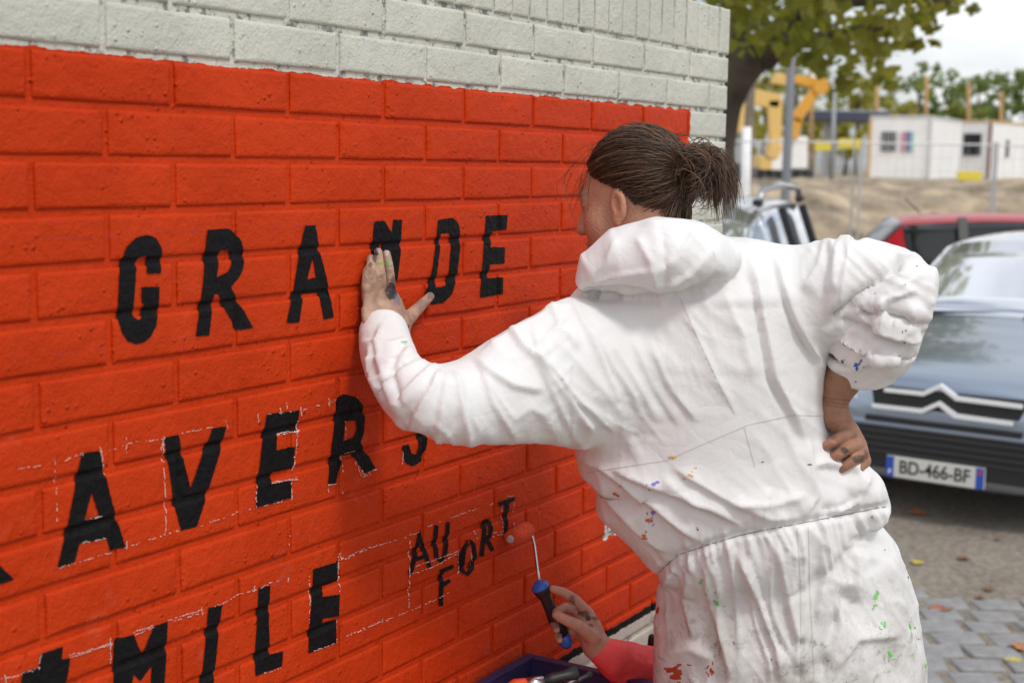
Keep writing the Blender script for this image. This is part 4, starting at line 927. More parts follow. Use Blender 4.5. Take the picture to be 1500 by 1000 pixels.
# the tail: a loose folded knot with hanging ends
for k in range(950):
    a0 = random.gauss(0, .010); b0 = random.gauss(0, .012); c0 = random.gauss(0, .010)
    p0 = TP + hl * a0 + hu * b0; kind = random.random()
    if kind < .55:      # loop of the knot
        rx = random.uniform(.02, .046); rz = random.uniform(.014, .034); ph = random.uniform(-.6, .6); tw = random.gauss(0, .012)
        uu_ = random.uniform(4.2, 5.6); pts = [p0 - hf * (rx * (1 - math.cos(u_)) * .62) + hu * (rz * math.sin(u_ + ph) - .010) + hl * (a0 * 1.2 + tw * math.sin(u_)) for u_ in [j / 9 * uu_ for j in range(10)]]
    else:               # hanging ends
        ln = random.uniform(.025, .080); out_ = random.uniform(.035, .078); sd = random.gauss(0, .014)
        pts = [p0 - hf * (out_ * math.sin(min(j / 8 * 1.9, 1.75))) + hu * (.012 * math.sin(j / 8 * 3) - ln * (j / 8) ** 2.0) + hl * (sd * j / 8) for j in range(9)]
    strand(pts, .0008, .0003, hcolr())
# nape hair going up to the tie
for k in range(420):
    y_ = random.uniform(-.055, .062); st = H(-.070 + random.uniform(-.02, .03), y_, -.088 + random.uniform(-.03, .02))
    mid = H(-.104, y_ * .8, -.03 + random.uniform(-.02, .02)); pts = []
    for j in range(8):
        t_ = j / 7; pts.append(st * (1 - t_) ** 2 + mid * 2 * t_ * (1 - t_) * 1.0 + TP * t_ ** 2 + Vector((random.gauss(0, .0008),) * 3))
    strand(pts, .0010, .0006, hcolr())
# flyaways round the forehead and crown
for k in range(70):
    th = random.uniform(-.2, 1.5); d = Vector((math.cos(th), random.uniform(-.1, .75), math.sin(th) + .25)).normalized()
    p0 = scalp(d, .010); dr = (hu * random.uniform(.1, .7) * (1 if th > .5 else -.5) + hf * random.uniform(-.4, .7) + hl * random.uniform(-.2, .5)); ln = random.uniform(.02, .055); cu = random.uniform(-1, 1)
    pts = [p0 + dr * ln * (j / 7) - hu * (ln * .8 * (j / 7) ** 2.2) - hf * (cu * ln * .5 * (j / 7) ** 2) for j in range(8)]
    strand(pts, .0004, .00015, hcolr())
for k in range(9):      # fringe strands falling beside the temple
    p0 = H(.070 + random.uniform(-.015, .02), .052 + random.uniform(-.02, .012), .075 + random.uniform(-.02, .02)); ln = random.uniform(.05, .10); fw = random.uniform(.012, .040)
    pts = [p0 + hf * (fw * math.sin(j / 8 * 2.4)) - hu * (ln * j / 8) + hl * random.gauss(.004, .002) * j / 8 for j in range(9)]
    strand(pts, .0004, .0002, hcolr())
hm = mesh('hair', hv, hfc, True); ca = hm.color_attributes.new('Col', 'FLOAT_COLOR', 'POINT')
ca.data.foreach_set('color', np.concatenate([np.array(hcol), np.ones((len(hcol), 1))], 1).astype(np.float32).ravel())
hair = adopt(link('hair', hm, hair_m), person)
# under layer so no scalp shows
uv_, uf_ = [], []; nu_, nv_ = 160, 96
for j in range(nv_ + 1):
    for i in range(nu_):
        th = math.pi * j / nv_; ph = 2 * math.pi * i / nu_; d = Vector((math.sin(th) * math.cos(ph), math.sin(th) * math.sin(ph), math.cos(th)))
        uv_.append(scalp(d, .004))
for j in range(nv_):
    for i in range(nu_):
        th = math.pi * (j + .5) / nv_; ph = 2 * math.pi * (i + .5) / nu_; d = Vector((math.sin(th) * math.cos(ph), math.sin(th) * math.sin(ph), math.cos(th)))
        if hairy(d): uf_.append((j * nu_ + i, j * nu_ + (i + 1) % nu_, (j + 1) * nu_ + (i + 1) % nu_, (j + 1) * nu_ + i))
adopt(link('hair_base', mesh('hair_base', uv_, uf_, True), pmat('dark_hair', (0.028, 0.016, 0.011), 0.5)), person)

# ================================================================== SECOND PERSON crouching by the wall with a small paint roller
pb = at(1090, 1500, 3.05); pb.z = 0
crouch = empty('person', pb); tag(crouch, 'crouching person in coral red jacket reaching out a mini paint roller', 'person')
red_m = pmat('coral_jacket', (0.88, 0.085, 0.085), 0.7, noise=(25, 0.15), bump=(55.0, 0.5, 4.0))
slv = sec_tube([(at(868, 968, 2.52), at(890, 934, 2.52), .030), (at(893, 990, 2.53), at(912, 938, 2.53), .036), (at(925, 1012, 2.57), at(950, 946, 2.57), .042), (at(985, 1050, 2.68), at(1010, 950, 2.68), .05), (at(1040, 1040, 2.84), at(1075, 930, 2.84), .055), (at(1080, 990, 2.95), at(1110, 890, 2.95), .06)])
jk = sec_tube([(at(1075, 880, 3.00), at(1150, 880, 3.04), .10), (at(1060, 930, 3.02), at(1195, 930, 3.06), .13), (at(1060, 1060, 3.02), at(1200, 1060, 3.08), .14), (at(1070, 1180, 3.02), at(1190, 1180, 3.1), .15)])
slv2 = cone([at(1180, 940, 3.06), at(1195, 1060, 3.0), at(1130, 1110, 2.9)], [.06, .05, .04])
Vj, Qj = surface([(jk, 0), (slv, .03), (slv2, .02)], .007); Vj = relax(Vj, Qj, 1); nj = vnormals(Vj, Qj)
Vj = Vj + nj * (0.0022 * ridged(Vj, 22, 1) + .0016 * ridged(Vj, 48, 2) + .004 * vnoise(Vj, 11, 3))[:, None]
adopt(link('jacket', np_mesh('jacket', Vj, Qj), red_m), crouch)
trs = [(cone([at(1100, 1180, 3.05), at(1000, 1130, 2.9), at(1020, 1380, 2.95)], [.10, .08, .055]), 0), (cone([at(1160, 1180, 3.1), at(1110, 1150, 2.88), at(1130, 1380, 2.97)], [.10, .08, .055]), .02)]
Vt, Qt = surface(trs, .012); adopt(link('trousers', np_mesh('trousers', Vt, Qt), pmat('dark_trousers', (0.03, 0.03, 0.045), 0.85)), crouch)
for x, Y in ((1020, 2.93), (1130, 2.95)):
    c_ = at(x, 1400, Y); c_.z = .045; ax = np.array([-wn, wd, Vector((0, 0, 1))]); Vs, Qs = surface([(ell(c_ - wn * .05, (.13, .045, .045), ax), 0), (ell(c_ + Vector((0, 0, .05)), (.055, .045, .08), ax), .02)], .009); Vs[:, 2] = np.maximum(Vs[:, 2], ground_z(0, 2.9) + .002); adopt(link('shoe', np_mesh('shoe', Vs, Qs), shoe_m), crouch)
# head (turned to the wall) and hand
hc2 = at(1100, 810, 2.98); f2 = -wn; l2 = Vector((0, 0, 1)).cross(f2); u2 = Vector((0, 0, 1)); R2 = np.array([f2, l2, u2])
def H2(x, y, z): return hc2 + (f2 * x + l2 * y + u2 * z) * .85
hd2 = [(ell(H2(-.012, 0, .03), (.085, .066, .085), R2), 0), (ell(H2(.042, 0, -.035), (.048, .05, .072), R2), .03), (ell(H2(.068, 0, -.1), (.026, .028, .024), R2), .03), (cone([H2(.096, 0, 0), H2(.114, 0, -.04)], [.007, .010]), .01), (ell(H2(-.004, .08, -.012), (.016, .006, .027), R2), .004), (ell(H2(-.004, -.08, -.012), (.016, .006, .027), R2), .004), (cone([H2(-.02, 0, -.06), at(1112, 900, 3.02)], [.05, .055]), .03)]
Vq, Qq = surface(hd2, .005)
hp = [at(833, 882, 2.515), at(852, 905, 2.52)]
hx = Vector(at(790, 856, 2.50)); hy = Vector(at(832, 946, 2.53)); hdir = (hy - hx).normalized()      # roller handle axis
def hp_(x, y, Y): return at(x, y, Y)
fg = [([hp_(872,925,2.525), hp_(859,894,2.515), hp_(841,876,2.505), hp_(824,866,2.50), hp_(810,862,2.498)], [.0105, .0098, .009, .0082, .0070]),      # index lies along the grip
      ([hp_(866,930,2.53), hp_(846,893,2.530), hp_(828,889,2.52), hp_(815,896,2.502), hp_(817,905,2.49)], [.0105, .0095, .0088, .0078, .0068]),
      ([hp_(864,937,2.53), hp_(842,908,2.532), hp_(824,905,2.525), hp_(812,914,2.508), hp_(815,922,2.497)], [.0100, .0092, .0085, .0075, .0066]),
      ([hp_(864,945,2.532), hp_(844,924,2.535), hp_(828,923,2.53), hp_(817,930,2.512), hp_(820,937,2.502)], [.0092, .0085, .0078, .007, .006]),
      ([hp_(868,932,2.505), hp_(848,916,2.49), hp_(830,908,2.485), hp_(815,900,2.483)], [.0140, .0115, .0098, .0082])]        # thumb over the front
pm2 = sec_tube([(hp_(842,905,2.52), hp_(868,893,2.52), .014), (hp_(848,932,2.52), hp_(878,908,2.52), .017), (hp_(862,956,2.522), hp_(884,930,2.522), .017), (hp_(876,966,2.525), hp_(893,942,2.525), .017)])
wr2 = cone([hp_(874,948,2.522), hp_(900,966,2.53), hp_(950,985,2.58)], [.022, .024, .03])
V2h, Q2h = surface(hand_parts(fg, pm2, wr2), .0022); V2h = relax(V2h, Q2h, 1, .4); p2 = proj_np(V2h)
col2 = np.tile(np.array([0.52, 0.27, 0.19]), (len(V2h), 1)) * (1 + .12 * vnoise(V2h, 100, 2))[:, None]
for s_ in [(862,905,5,4,K,.9), (855,898,8,5,K,.7), (872,905,7,3,K,.7), (838,880,5,8,K,.6), (845,868,5,5,(.2,.1,.1),.5), (812,915,5,10,(.15,.09,.08),.6), (820,930,4,6,(.2,.11,.1),.5), (866,915,4,3,K,.6)]: col2 = stain(col2, p2, *s_, seed=int(s_[0]), V_=V2h)
bi2 = [(cone([at(1112, 880, 3.02), at(1120, 960, 3.04), at(1125, 1150, 3.06)], [.05, .085, .10]), 0), (cone([at(1095, 935, 2.95), at(1020, 990, 2.74), at(945, 983, 2.575)], [.04, .036, .029]), .02)]
Vi, Qi = surface(bi2, .009)
AV = np.concatenate([Vq, V2h, Vi]); AQ = np.concatenate([Qq, Q2h + len(Vq), Qi + len(Vq) + len(V2h)])
adopt(link('body', np_mesh('body', AV, AQ, np.concatenate([np.tile(SK, (len(Vq), 1)), col2, np.tile(SK, (len(Vi), 1))])), skin_m), crouch)
Vc, Qc = surface([(ell(H2(-.024, 0, .038), (.092, .073, .09), R2), 0), (ell(H2(-.075, 0, -.02), (.045, .06, .075), R2), .03)], .006, extra=lambda P, d: np.maximum(d, ((P - np.array(hc2)) @ R2[0]) - .045 + 0.5 * np.minimum((P - np.array(hc2)) @ R2[2], 0)))
nc = vnormals(Vc, Qc); Vc = Vc + nc * (.003 * ridged(Vc * np.array([1, 1, .3]), 60, 1))[:, None]
adopt(link('hair', np_mesh('hair', Vc, Qc), MATS['dark_hair']), crouch)

# ---- mini paint roller
rbase = empty('paint_roller', hx); tag(rbase, 'mini paint roller with orange foam sleeve, bent wire and black and blue grip', 'paint roller')
blk = pmat('black_rubber', (0.015, 0.015, 0.017), 0.5); blu = pmat('blue_plastic', (0.03, 0.12, 0.50), 0.4); steel = pmat('steel_wire', (0.6, 0.6, 0.6), 0.25, metal=1.0)
ra, rb = on_wall(748, 789, .021), on_wall(773, 775, .021)
foam = pmat('orange_foam', (0.78, 0.085, 0.02), 0.9, noise=(90, 0.2), bump=(260.0, 0.8, 3.0))
ax_ = (rb - ra).normalized()
mb = MB().tube([ra, ra + ax_ * .002, ra.lerp(rb, .5), rb - ax_ * .002, rb], [.0125, .016, .0165, .016, .0125], 18); adopt(mb.build('roller_sleeve', foam, smooth=True), rbase)
adopt(MB().tube([ra - ax_ * .004, ra + ax_ * .002], [.006, .009], 12).build('end_cap', pmat('grey_plastic', (.45, .42, .42), .5)), rbase)
g0 = hx + hdir * .004
adopt(MB().tube([ra, rb + ax_ * .010, rb + ax_ * .014 + Vector((0, 0, -.006)), at(783, 800, 2.60), at(787, 832, 2.54), g0], .0028, 8).build('wire_frame', steel, smooth=True), rbase)
L = (hy - hx).length
prof = [(0, .012), (.04, .0165), (.10, .0150), (.22, .0105), (.38, .0115), (.52, .0135), (.66, .0135), (.80, .0125), (.94, .0135), (1.0, .009)]
mb = MB().tube([hx + hdir * (L * a) for a, _ in prof[:8]], [r_ for _, r_ in prof[:8]], 14); adopt(mb.build('grip', blk, smooth=True), rbase)
mb = MB().tube([hx + hdir * (L * a) for a, _ in prof[7:]], [r_ * .96 for _, r_ in prof[7:]], 14); adopt(mb.build('grip_end', blu, smooth=True), rbase)
adopt(MB().tube([hx - hdir * .004, hx + hdir * .003, hx + hdir * .008], [.010, .0172, .0155], 14).build('grip_collar', blu, smooth=True), rbase)

# ---- step stool with a paint tray and brushes on it, between the two people and the wall
navy = pmat('navy_plastic', (0.02, 0.02, 0.075), 0.45, noise=(30, 0.2))
ts = at(768, 1040, 2.34); TZ = ts.z - 0.012
tray = empty('paint_tray', (ts.x, ts.y, TZ - .07)); tray.rotation_euler = (0, 0, math.pi / 2 - WTH); tag(tray, 'dark blue plastic paint tray with orange paint smears on its rim', 'paint tray')
mb = MB(); wx, wy, hz_ = .25, .135, .07
for (cx, cy, sx_, sy_) in ((0, -wy, 2 * wx, .006), (0, wy, 2 * wx, .006)): mb.box((cx, cy, hz_ / 2), (sx_, sy_, hz_))
for cx in (-wx, wx): mb.box((cx, 0, hz_ / 2), (.006, 2 * wy - .007, hz_))
mb.box((0, 0, .004), (2 * wx - .007, 2 * wy - .007, .006)); mb.build('basin', navy, tray, bevel=.0015)
mb = MB()
for cy in (-wy - .006, wy + .006): mb.box((0, cy, hz_ + .0035), (2 * wx + .03, .020, .006))
for cx in (-wx - .006, wx + .006): mb.box((cx, 0, hz_ + .0035), (.020, 2 * wy - .010, .006))
mb.build('rim', navy, tray, bevel=.002)
opaint = pmat('wet_orange_paint', (0.68, 0.075, 0.015), 0.3)
for x, y, r_ in ((-.19, -wy - .006, .012), (-.10, -wy - .004, .014), (.02, -wy - .006, .016), (.05, -wy - .002, .010)):
    Vs, Qs = surface([(ell(Vector((x, y, hz_ + .007)), (r_ * 1.5, r_ * .7, .0035)), 0)], .0022); o = link('paint_smear', np_mesh('paint_smear', Vs, Qs), opaint, tray)
MB().box((0, 0, .009), (2 * wx - .012, 2 * wy - .012, .003)).build('wet_paint', opaint, tray)
stool = empty('step_stool', (ts.x, ts.y, 0), math.pi / 2 - WTH); tag(stool, 'grey step stool carrying the paint tray beside the wall', 'stool')
sm = pmat('grey_metal_stool', (.35, .35, .36), .4, metal=.6); stz = TZ - .07
MB().box((0, 0, stz - .0165), (.46, .28, .028)).build('top_step', sm, stool, bevel=.004)
for a in (-1, 1):
    for c_ in (-1, 1):
        MB().tube([(a * .17, c_ * .11, stz - .03), (a * .21, c_ * .16, .0)], .012, 8).build('leg', sm, stool, smooth=True)
    MB().tube([(a * .187, -.13, stz * .5), (a * .187, .13, stz * .5)], .008, 8).build('rung', sm, stool, smooth=True)
def brush(x0, y0, x1, y1, Y, label, colr, r_=.008):
    a, b_ = at(x0, y0, Y), at(x1, y1, Y + .02); d_ = (b_ - a).normalized(); e = empty('paint_brush', a); tag(e, label, 'paint brush')
    adopt(MB().tube([a, a.lerp(b_, .25), a.lerp(b_, .6), a.lerp(b_, .95), b_], [r_ * .7, r_ * 1.05, r_ * .9, r_ * 1.25, r_ * .8], 10).build('handle', colr, smooth=True), e)
    adopt(MB().tube([a - d_ * .03, a], [r_ * 1.3, r_ * 1.0], 10).build('ferrule', steel, smooth=True), e)
    adopt(MB().tube([a - d_ * .075, a - d_ * .05, a - d_ * .03], [r_ * .7, r_ * 1.6, r_ * 1.3], 10).build('bristles', opaint, smooth=True), e)
brush(796, 997, 846, 984, 2.30, 'black-handled brush lying across the tray, the thicker one', blk, .010)
brush(842, 998, 866, 986, 2.33, 'thin black brush beside the thicker brush on the tray', blk, .005)
pole = at(955, 940, 2.66)
e = empty('broom_stick', (pole.x, pole.y, 0)); tag(e, 'black capped broom stick standing behind the white trousers', 'broom')
adopt(MB().tube([(pole.x, pole.y, pole.z - .03), (pole.x, pole.y, pole.z), (pole.x, pole.y, pole.z + .012), (pole.x, pole.y, pole.z + .016)], [.008, .0085, .007, .003], 10).build('cap', blk, smooth=True), e)
adopt(MB().tube([(pole.x, pole.y, .10), (pole.x, pole.y, pole.z - .03)], .0075, 10).build('stick', pmat('stick_wood', (.4, .28, .15), .7), smooth=True), e)
adopt(MB().box((pole.x, pole.y, .05), (.22, .05, .10), math.pi / 2 - WTH).build('brush_head', blk, bevel=.006), e)

# ================================================================== COBBLES AND LEAVES
cob = empty('cobblestone_strip', (0, 0, ROADZ)); tag(cob, kind='structure')
cbm = pmat('cobble_stone', (0.27, 0.265, 0.265), 0.75, noise=(14, 0.25), bump=(40.0, 0.6, 6.0))
random.seed(8); cmeshes = []
for k in range(7):
    bm = bmesh.new(); bmesh.ops.create_cube(bm, size=1)
    for v in bm.verts: v.co = Vector((v.co.x * .195 * (.96 if v.co.z > 0 else 1), v.co.y * .138 * (.95 if v.co.z > 0 else 1), v.co.z * .08)) + Vector((random.uniform(-.007, .007), random.uniform(-.007, .007), random.uniform(-.002, .002)))
    bmesh.ops.bevel(bm, geom=bm.edges[:], offset=.005, segments=1, affect='EDGES'); me = bpy.data.meshes.new('cobble'); bm.to_mesh(me); bm.free()
    me.materials.append(cbm); cmeshes.append(me)
row = 0; y = 4.55; nco = 0
while y < 6.22:
    x = 0.95 + (row % 2) * .1 + random.uniform(-.03, .03)
    while x < 2.75:
        edge_ = 6.05 + .12 * math.sin(x * 5)
        if y < edge_ and nco < 290:
            o = link('cobble', random.choice(cmeshes), None, cob); o.location = (x, y, -.030 + random.uniform(-.003, .003)); o.rotation_euler = (random.gauss(0, .03), random.gauss(0, .03), random.gauss(0, .04)); o.scale = (random.uniform(.85, 1.08), random.uniform(.92, 1.05), 1); nco += 1
        x += .208 + random.uniform(-.012, .02)
    y += .150; row += 1
random.seed(9)
LC = {'orange': (.42, .16, .04), 'brown': (.20, .10, .05), 'yellow': (.50, .42, .06), 'russet': (.30, .12, .07)}
LM = {k: pmat('leaf_' + k, v, .7, noise=(40, .3)) for k, v in LC.items()}
def fallen(px_, py_, c_, size, label):
    v = ray(px_, py_); t_ = (ROADZ + .006 - CAMH) / v.z; p = CAM + v * t_
    mb = MB(); n = 15; a0 = random.random() * 6; ring = []
    for j in range(n):
        a = 2 * math.pi * j / n; r_ = size * (.62 + .38 * abs(math.cos(2.5 * a))); ring.append(Vector((r_ * math.cos(a), r_ * math.sin(a), .004 + .35 * size * (math.sin(a + a0) ** 2) * .5)))
    mb.add([Vector((0, 0, .003))] + ring, [(0, 1 + j, 1 + (j + 1) % n) for j in range(n)]); mb.tube([(0, 0, .004), (-size * 1.3, size * .3, .006)], .0015, 5)
    o = mb.build('fallen_leaf', LM[c_]); o.location = p; o.rotation_euler.z = random.random() * 6; tag(o, label, 'leaf', 'fallen leaves on the ground')
for a in [(1342, 752, 'orange', .055, 'large orange fallen leaf lying in front of the number plate'), (1344, 824, 'yellow', .035, 'yellow-green fallen leaf on gravel beside the white trousers'), (1410, 818, 'brown', .035, 'curled brown leaf on bare gravel'), (1448, 863, 'brown', .03, 'small dark leaf near the cobbles'), (1378, 893, 'russet', .05, 'dull russet leaf at the edge of the cobbles'), (1483, 968, 'yellow', .035, 'yellow leaf lying on the cobbles'), (1497, 948, 'orange', .05, 'orange leaf lying on the cobbles'), (1436, 875, 'brown', .025, 'tiny brown leaf scrap by the cobbles'), (1396, 744, 'yellow', .015, 'tiny pale leaf scrap near the car bumper'), (1462, 790, 'russet', .02, 'tiny russet leaf scrap on open gravel')]: fallen(*a)

# ================================================================== PARKED CARS
glass_m = pmat('car_glass', (0.012, 0.014, 0.016), 0.04, spec=0.5)
tyre_m = pmat('tyre', (0.02, 0.02, 0.02), 0.85); rim_m = pmat('alloy_rim', (0.5, 0.5, 0.52), 0.3, metal=1.0); plast = pmat('black_trim', (0.015, 0.016, 0.018), 0.45)
chrome = pmat('chrome_painted_bright', (0.85, 0.86, 0.88), 0.25, spec=1.0, coat=0.6); lampm = pmat('headlamp_glass', (0.75, 0.78, 0.8), 0.08, spec=1.0, coat=1.0)  # chevrons: non-metal white paints in the chrome's bright reflection
screen_m = pmat('reflective_windscreen', (0.74, 0.78, 0.84), 0.06, metal=0.82, spec=1.0)
def ring_of(st):
    d, zb, zs, zt, w, wt = st
    return [(0, zb), (w * .80, zb), (w * .97, zb + .10), (w, zb + .30 * (zs - zb) + .06), (w * .985, zs - .10), (w * .955, zs), (wt, zt - .045), (wt * .72, zt - .006), (0, zt + .012)]
def car_body(name, sts, ws, side, rear, paint, root, scr=None):
    """ws/side/rear: station index spans that are glass"""
    rings = []
    for st in sts:
        h = ring_of(st); rings.append([Vector((x, -st[0], z)) for x, z in h] + [Vector((-x, -st[0], z)) for x, z in h[-2:0:-1]])
    n = len(rings[0]); v = [p for r_ in rings for p in r_]; f = []; mi = []
    for i in range(len(sts) - 1):
        for k in range(n):
            kk = k if k < 8 else n - 1 - k          # mirrored row index
            f.append((i * n + k, i * n + (k + 1) % n, (i + 1) * n + (k + 1) % n, (i + 1) * n + k)); m = 0
            if i == ws and kk in (6, 7): m = 1
            if side[0] <= i < side[1] and kk == 5: m = 2
            if i == rear and kk in (6, 7): m = 3
            mi.append(m)
    f.append(tuple(range(n))[::-1]); mi.append(0); f.append(tuple((len(sts) - 1) * n + k for k in range(n))); mi.append(0)
    me = mesh(name, v, f, True)
    for k in range(4): me.materials.append(paint if k == 0 else glass_m)
    me.polygons.foreach_set('material_index', mi)
    bm = bmesh.new(); bm.from_mesh(me); bmesh.ops.recalc_face_normals(bm, faces=bm.faces)
    cl_ = bm.edges.layers.float.new('crease_edge')
    for e in bm.edges:
        if len(e.link_faces) == 2 and e.link_faces[0].material_index != e.link_faces[1].material_index: e[cl_] = .7
    bm.to_mesh(me); bm.free()
    tmp = bpy.data.objects.new('tmp', me); C.objects.link(tmp); md = tmp.modifiers.new('s', 'SUBSURF'); md.levels = 2; md.render_levels = 2
    dg = bpy.context.evaluated_depsgraph_get(); ev = bpy.data.meshes.new_from_object(tmp.evaluated_get(dg)); bpy.data.objects.remove(tmp)
    for m, nm in ((0, 'body'), (1, 'windscreen'), (2, 'side_window'), (3, 'rear_window')):
        for sd in ((0,) if m != 2 else (1, -1)):
            bm = bmesh.new(); bm.from_mesh(ev)
            bmesh.ops.delete(bm, geom=[q for q in bm.faces if q.material_index != m or (sd and q.calc_center_median().x * sd < 0)], context='FACES')
            if m: bmesh.ops.solidify(bm, geom=bm.faces[:], thickness=-.004)
            me2 = bpy.data.meshes.new(nm); bm.to_mesh(me2); bm.free(); me2.polygons.foreach_set('use_smooth', [True] * len(me2.polygons))
            if len(me2.polygons): link(nm, me2, paint if m == 0 else (scr or glass_m), root)
def wheel(root, x, d, r_=.31):
    sgn = 1 if x > 0 else -1
    def lathe(prof, nm, mat, par):
        v, f = [], []; n = 28
        for (q, o) in prof:
            for k in range(n): a = 2 * math.pi * k / n; v.append((x + sgn * o, -d + q * math.cos(a), r_ + q * math.sin(a)))
        for i in range(len(prof) - 1):
            for k in range(n): f.append((i * n + k, i * n + (k + 1) % n, (i + 1) * n + (k + 1) % n, (i + 1) * n + k))
        o_ = link(nm, mesh(nm, v, f, True), mat, par); return o_
    w_ = lathe([(r_ * .66, -.17), (r_ * .96, -.17), (r_, -.13), (r_, -.03), (r_ * .95, .012), (r_ * .68, .014), (r_ * .66, .0)], 'wheel', tyre_m, root)
    lathe([(r_ * .66, -.10), (r_ * .66, .004), (r_ * .60, .008), (r_ * .5, -.012), (r_ * .15, .0), (.001, .002)], 'rim', rim_m, w_)
    lathe([(r_ * 1.04, -.12), (r_ * 1.14, -.01), (r_ * 1.16, .004), (r_ * 1.08, .008), (r_ * 1.02, -.02)], 'wheel_arch', plast, root)
def car(name, loc, fw, sts, ws, side, rear, paint, label, wd_=(.78, 3.4), wx=.78, group='parked cars', scr=None):
    e = empty(name, loc, math.atan2(fw[1], fw[0]) - math.pi / 2); tag(e, label, 'car', group)
    car_body('body', sts, ws, side, rear, paint, e, scr)
    for d in wd_:
        for x in (-wx, wx): wheel(e, x, d)
    return e
# --- grey-blue hatchback; its place and heading follow from its number plate (0.52 m wide, level)
vA, vB = ray(1299, 666), ray(1443, 686); kA, kB = vA.z / vA.y, vB.z / vB.y
def plate_w(YA): a = CAM + vA * (YA / vA.y); q = YA * kA / kB; b_ = CAM + vB * (q / vB.y); return (b_ - a).length, a, b_
lo_, hi_ = 3.0, 14.0
for _ in range(50):
    md_ = .5 * (lo_ + hi_)
    if plate_w(md_)[0] < .52: lo_ = md_
    else: hi_ = md_
_, pA, pB = plate_w(lo_); pr_dir = (pB - pA).normalized(); fwd = Vector((pr_dir.y, -pr_dir.x, 0))     # image-right along the plate -> outward normal
if fwd.y > 0: fwd = -fwd
pc = (pA + pB) / 2; print('PLATE', pA, pB, pc.z - ROADZ, fwd)
steel_blue = pmat('steel_blue_paint', (0.30, 0.36, 0.45), 0.28, metal=0.8, coat=1.0)
ST_A = [(0.0, .24, .58, .64, .60, .46), (.05, .20, .66, .74, .73, .60), (.18, .18, .73, .83, .84, .70), (.55, .18, .81, .92, .885, .76), (1.02, .18, .88, 1.00, .89, .72), (1.72, .18, .92, 1.42, .89, .60), (2.3, .18, .93, 1.47, .89, .60), (3.0, .18, .95, 1.45, .89, .58), (3.55, .2, .97, 1.38, .87, .55), (4.05, .25, .95, 1.05, .82, .60), (4.24, .3, .80, .9, .7, .5)]
org = Vector((pc.x, pc.y, ROADZ)) - fwd * .035
carA = car('parked_car', org, fwd, ST_A, 4, (5, 8), 8, steel_blue, 'grey-blue hatchback with double chevron grille and number plate BD-466-BF', scr=screen_m)
PZ = pc.z - ROADZ - .055
side_r = 1    # local +X is the car's right hand seen from behind; image right is local -X
def front(name, poly, y0, y1, mat, par=None, bevel=.004):      # poly in (x to image right, z)
    return MB().prism(poly, y0, y1, lambda a, b_, y: (-a, y, b_)).build(name, mat, par or carA, bevel=bevel)
def rect(x0, x1, z0, z1): return [(x0, z0), (x1, z0), (x1, z1), (x0, z1)]
front('lower_grille', [(-.50, PZ - .02), (.50, PZ - .02), (.56, PZ + .20), (-.56, PZ + .20)], -.06, .016, plast)
for k in range(4): front('grille_slat', rect(-.52, .52, PZ + .062 + k * .036, PZ + .074 + k * .036), .014, .028, pmat('slat_grey%d' % k, (.03, .03, .034), .4))
pl_ = front('number_plate', rect(-.26, .26, PZ - .055, PZ + .055), .02, .040, pmat('plate_white', (.62, .62, .58), .5), bevel=.003)
front('plate_band', rect(-.259, -.217, PZ - .054, PZ + .054), .0405, .0415, pmat('plate_blue', (.02, .08, .42), .5), pl_, 0); front('plate_band', rect(.217, .259, PZ - .054, PZ + .054), .0405, .0415, MATS['plate_blue'], pl_, 0)
front('plate_mark', [(.238 + .012 * math.cos(a * math.pi / 3), PZ + .03 + .012 * math.sin(a * math.pi / 3)) for a in range(6)], .0416, .042, pmat('plate_red', (.55, .03, .04), .5), pl_, 0)
def text(body_, size, loc_, mat, par, name='lettering', sx=1.0):
    cu = bpy.data.curves.new(name, 'FONT'); cu.body = body_; cu.size = size; cu.align_x = 'CENTER'; cu.align_y = 'CENTER'; cu.extrude = .0006; cu.offset = .0012
    o = bpy.data.objects.new('tmp', cu); C.objects.link(o); dg = bpy.context.evaluated_depsgraph_get(); me = bpy.data.meshes.new_from_object(o.evaluated_get(dg)); bpy.data.objects.remove(o)
    for v in me.vertices: x, y, z = v.co; v.co = (-x * sx + loc_[0], loc_[1] + z, y + loc_[2])
    bm = bmesh.new(); bm.from_mesh(me); bmesh.ops.recalc_face_normals(bm, faces=bm.faces); bm.to_mesh(me); bm.free()
    return link(name, me, mat, par)
ptx = pmat('plate_black', (.012, .012, .014), .5)
text('BD-466-BF', .098, (0.0, .0416, PZ), ptx, pl_, sx=.86); text('F', .035, (.238, .042, PZ - .03), pmat('plate_letter_white', (.8, .8, .8), .5), pl_)
GZ = PZ + .36
front('upper_grille', [(-.36, GZ - .05), (.40, GZ - .05), (.44, GZ + .055), (-.38, GZ + .055)], -.10, -.004, plast)
def chev(dz, hw0, hw1): return [(-hw0, dz - .008), (-.085, dz - .008), (0, dz + .040), (.085, dz - .014), (hw1, dz - .018), (hw1, dz + .004), (.092, dz + .010), (0, dz + .066), (-.092, dz + .014), (-hw0, dz + .012)]
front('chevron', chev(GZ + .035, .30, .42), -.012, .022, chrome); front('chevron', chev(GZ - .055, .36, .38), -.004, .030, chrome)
front('air_slot', rect(-.40, .42, GZ - .155, GZ - .105), -.05, .012, plast); front('bumper_strip', rect(-.54, .54, PZ + .205, PZ + .225), -.02, .024, steel_blue)
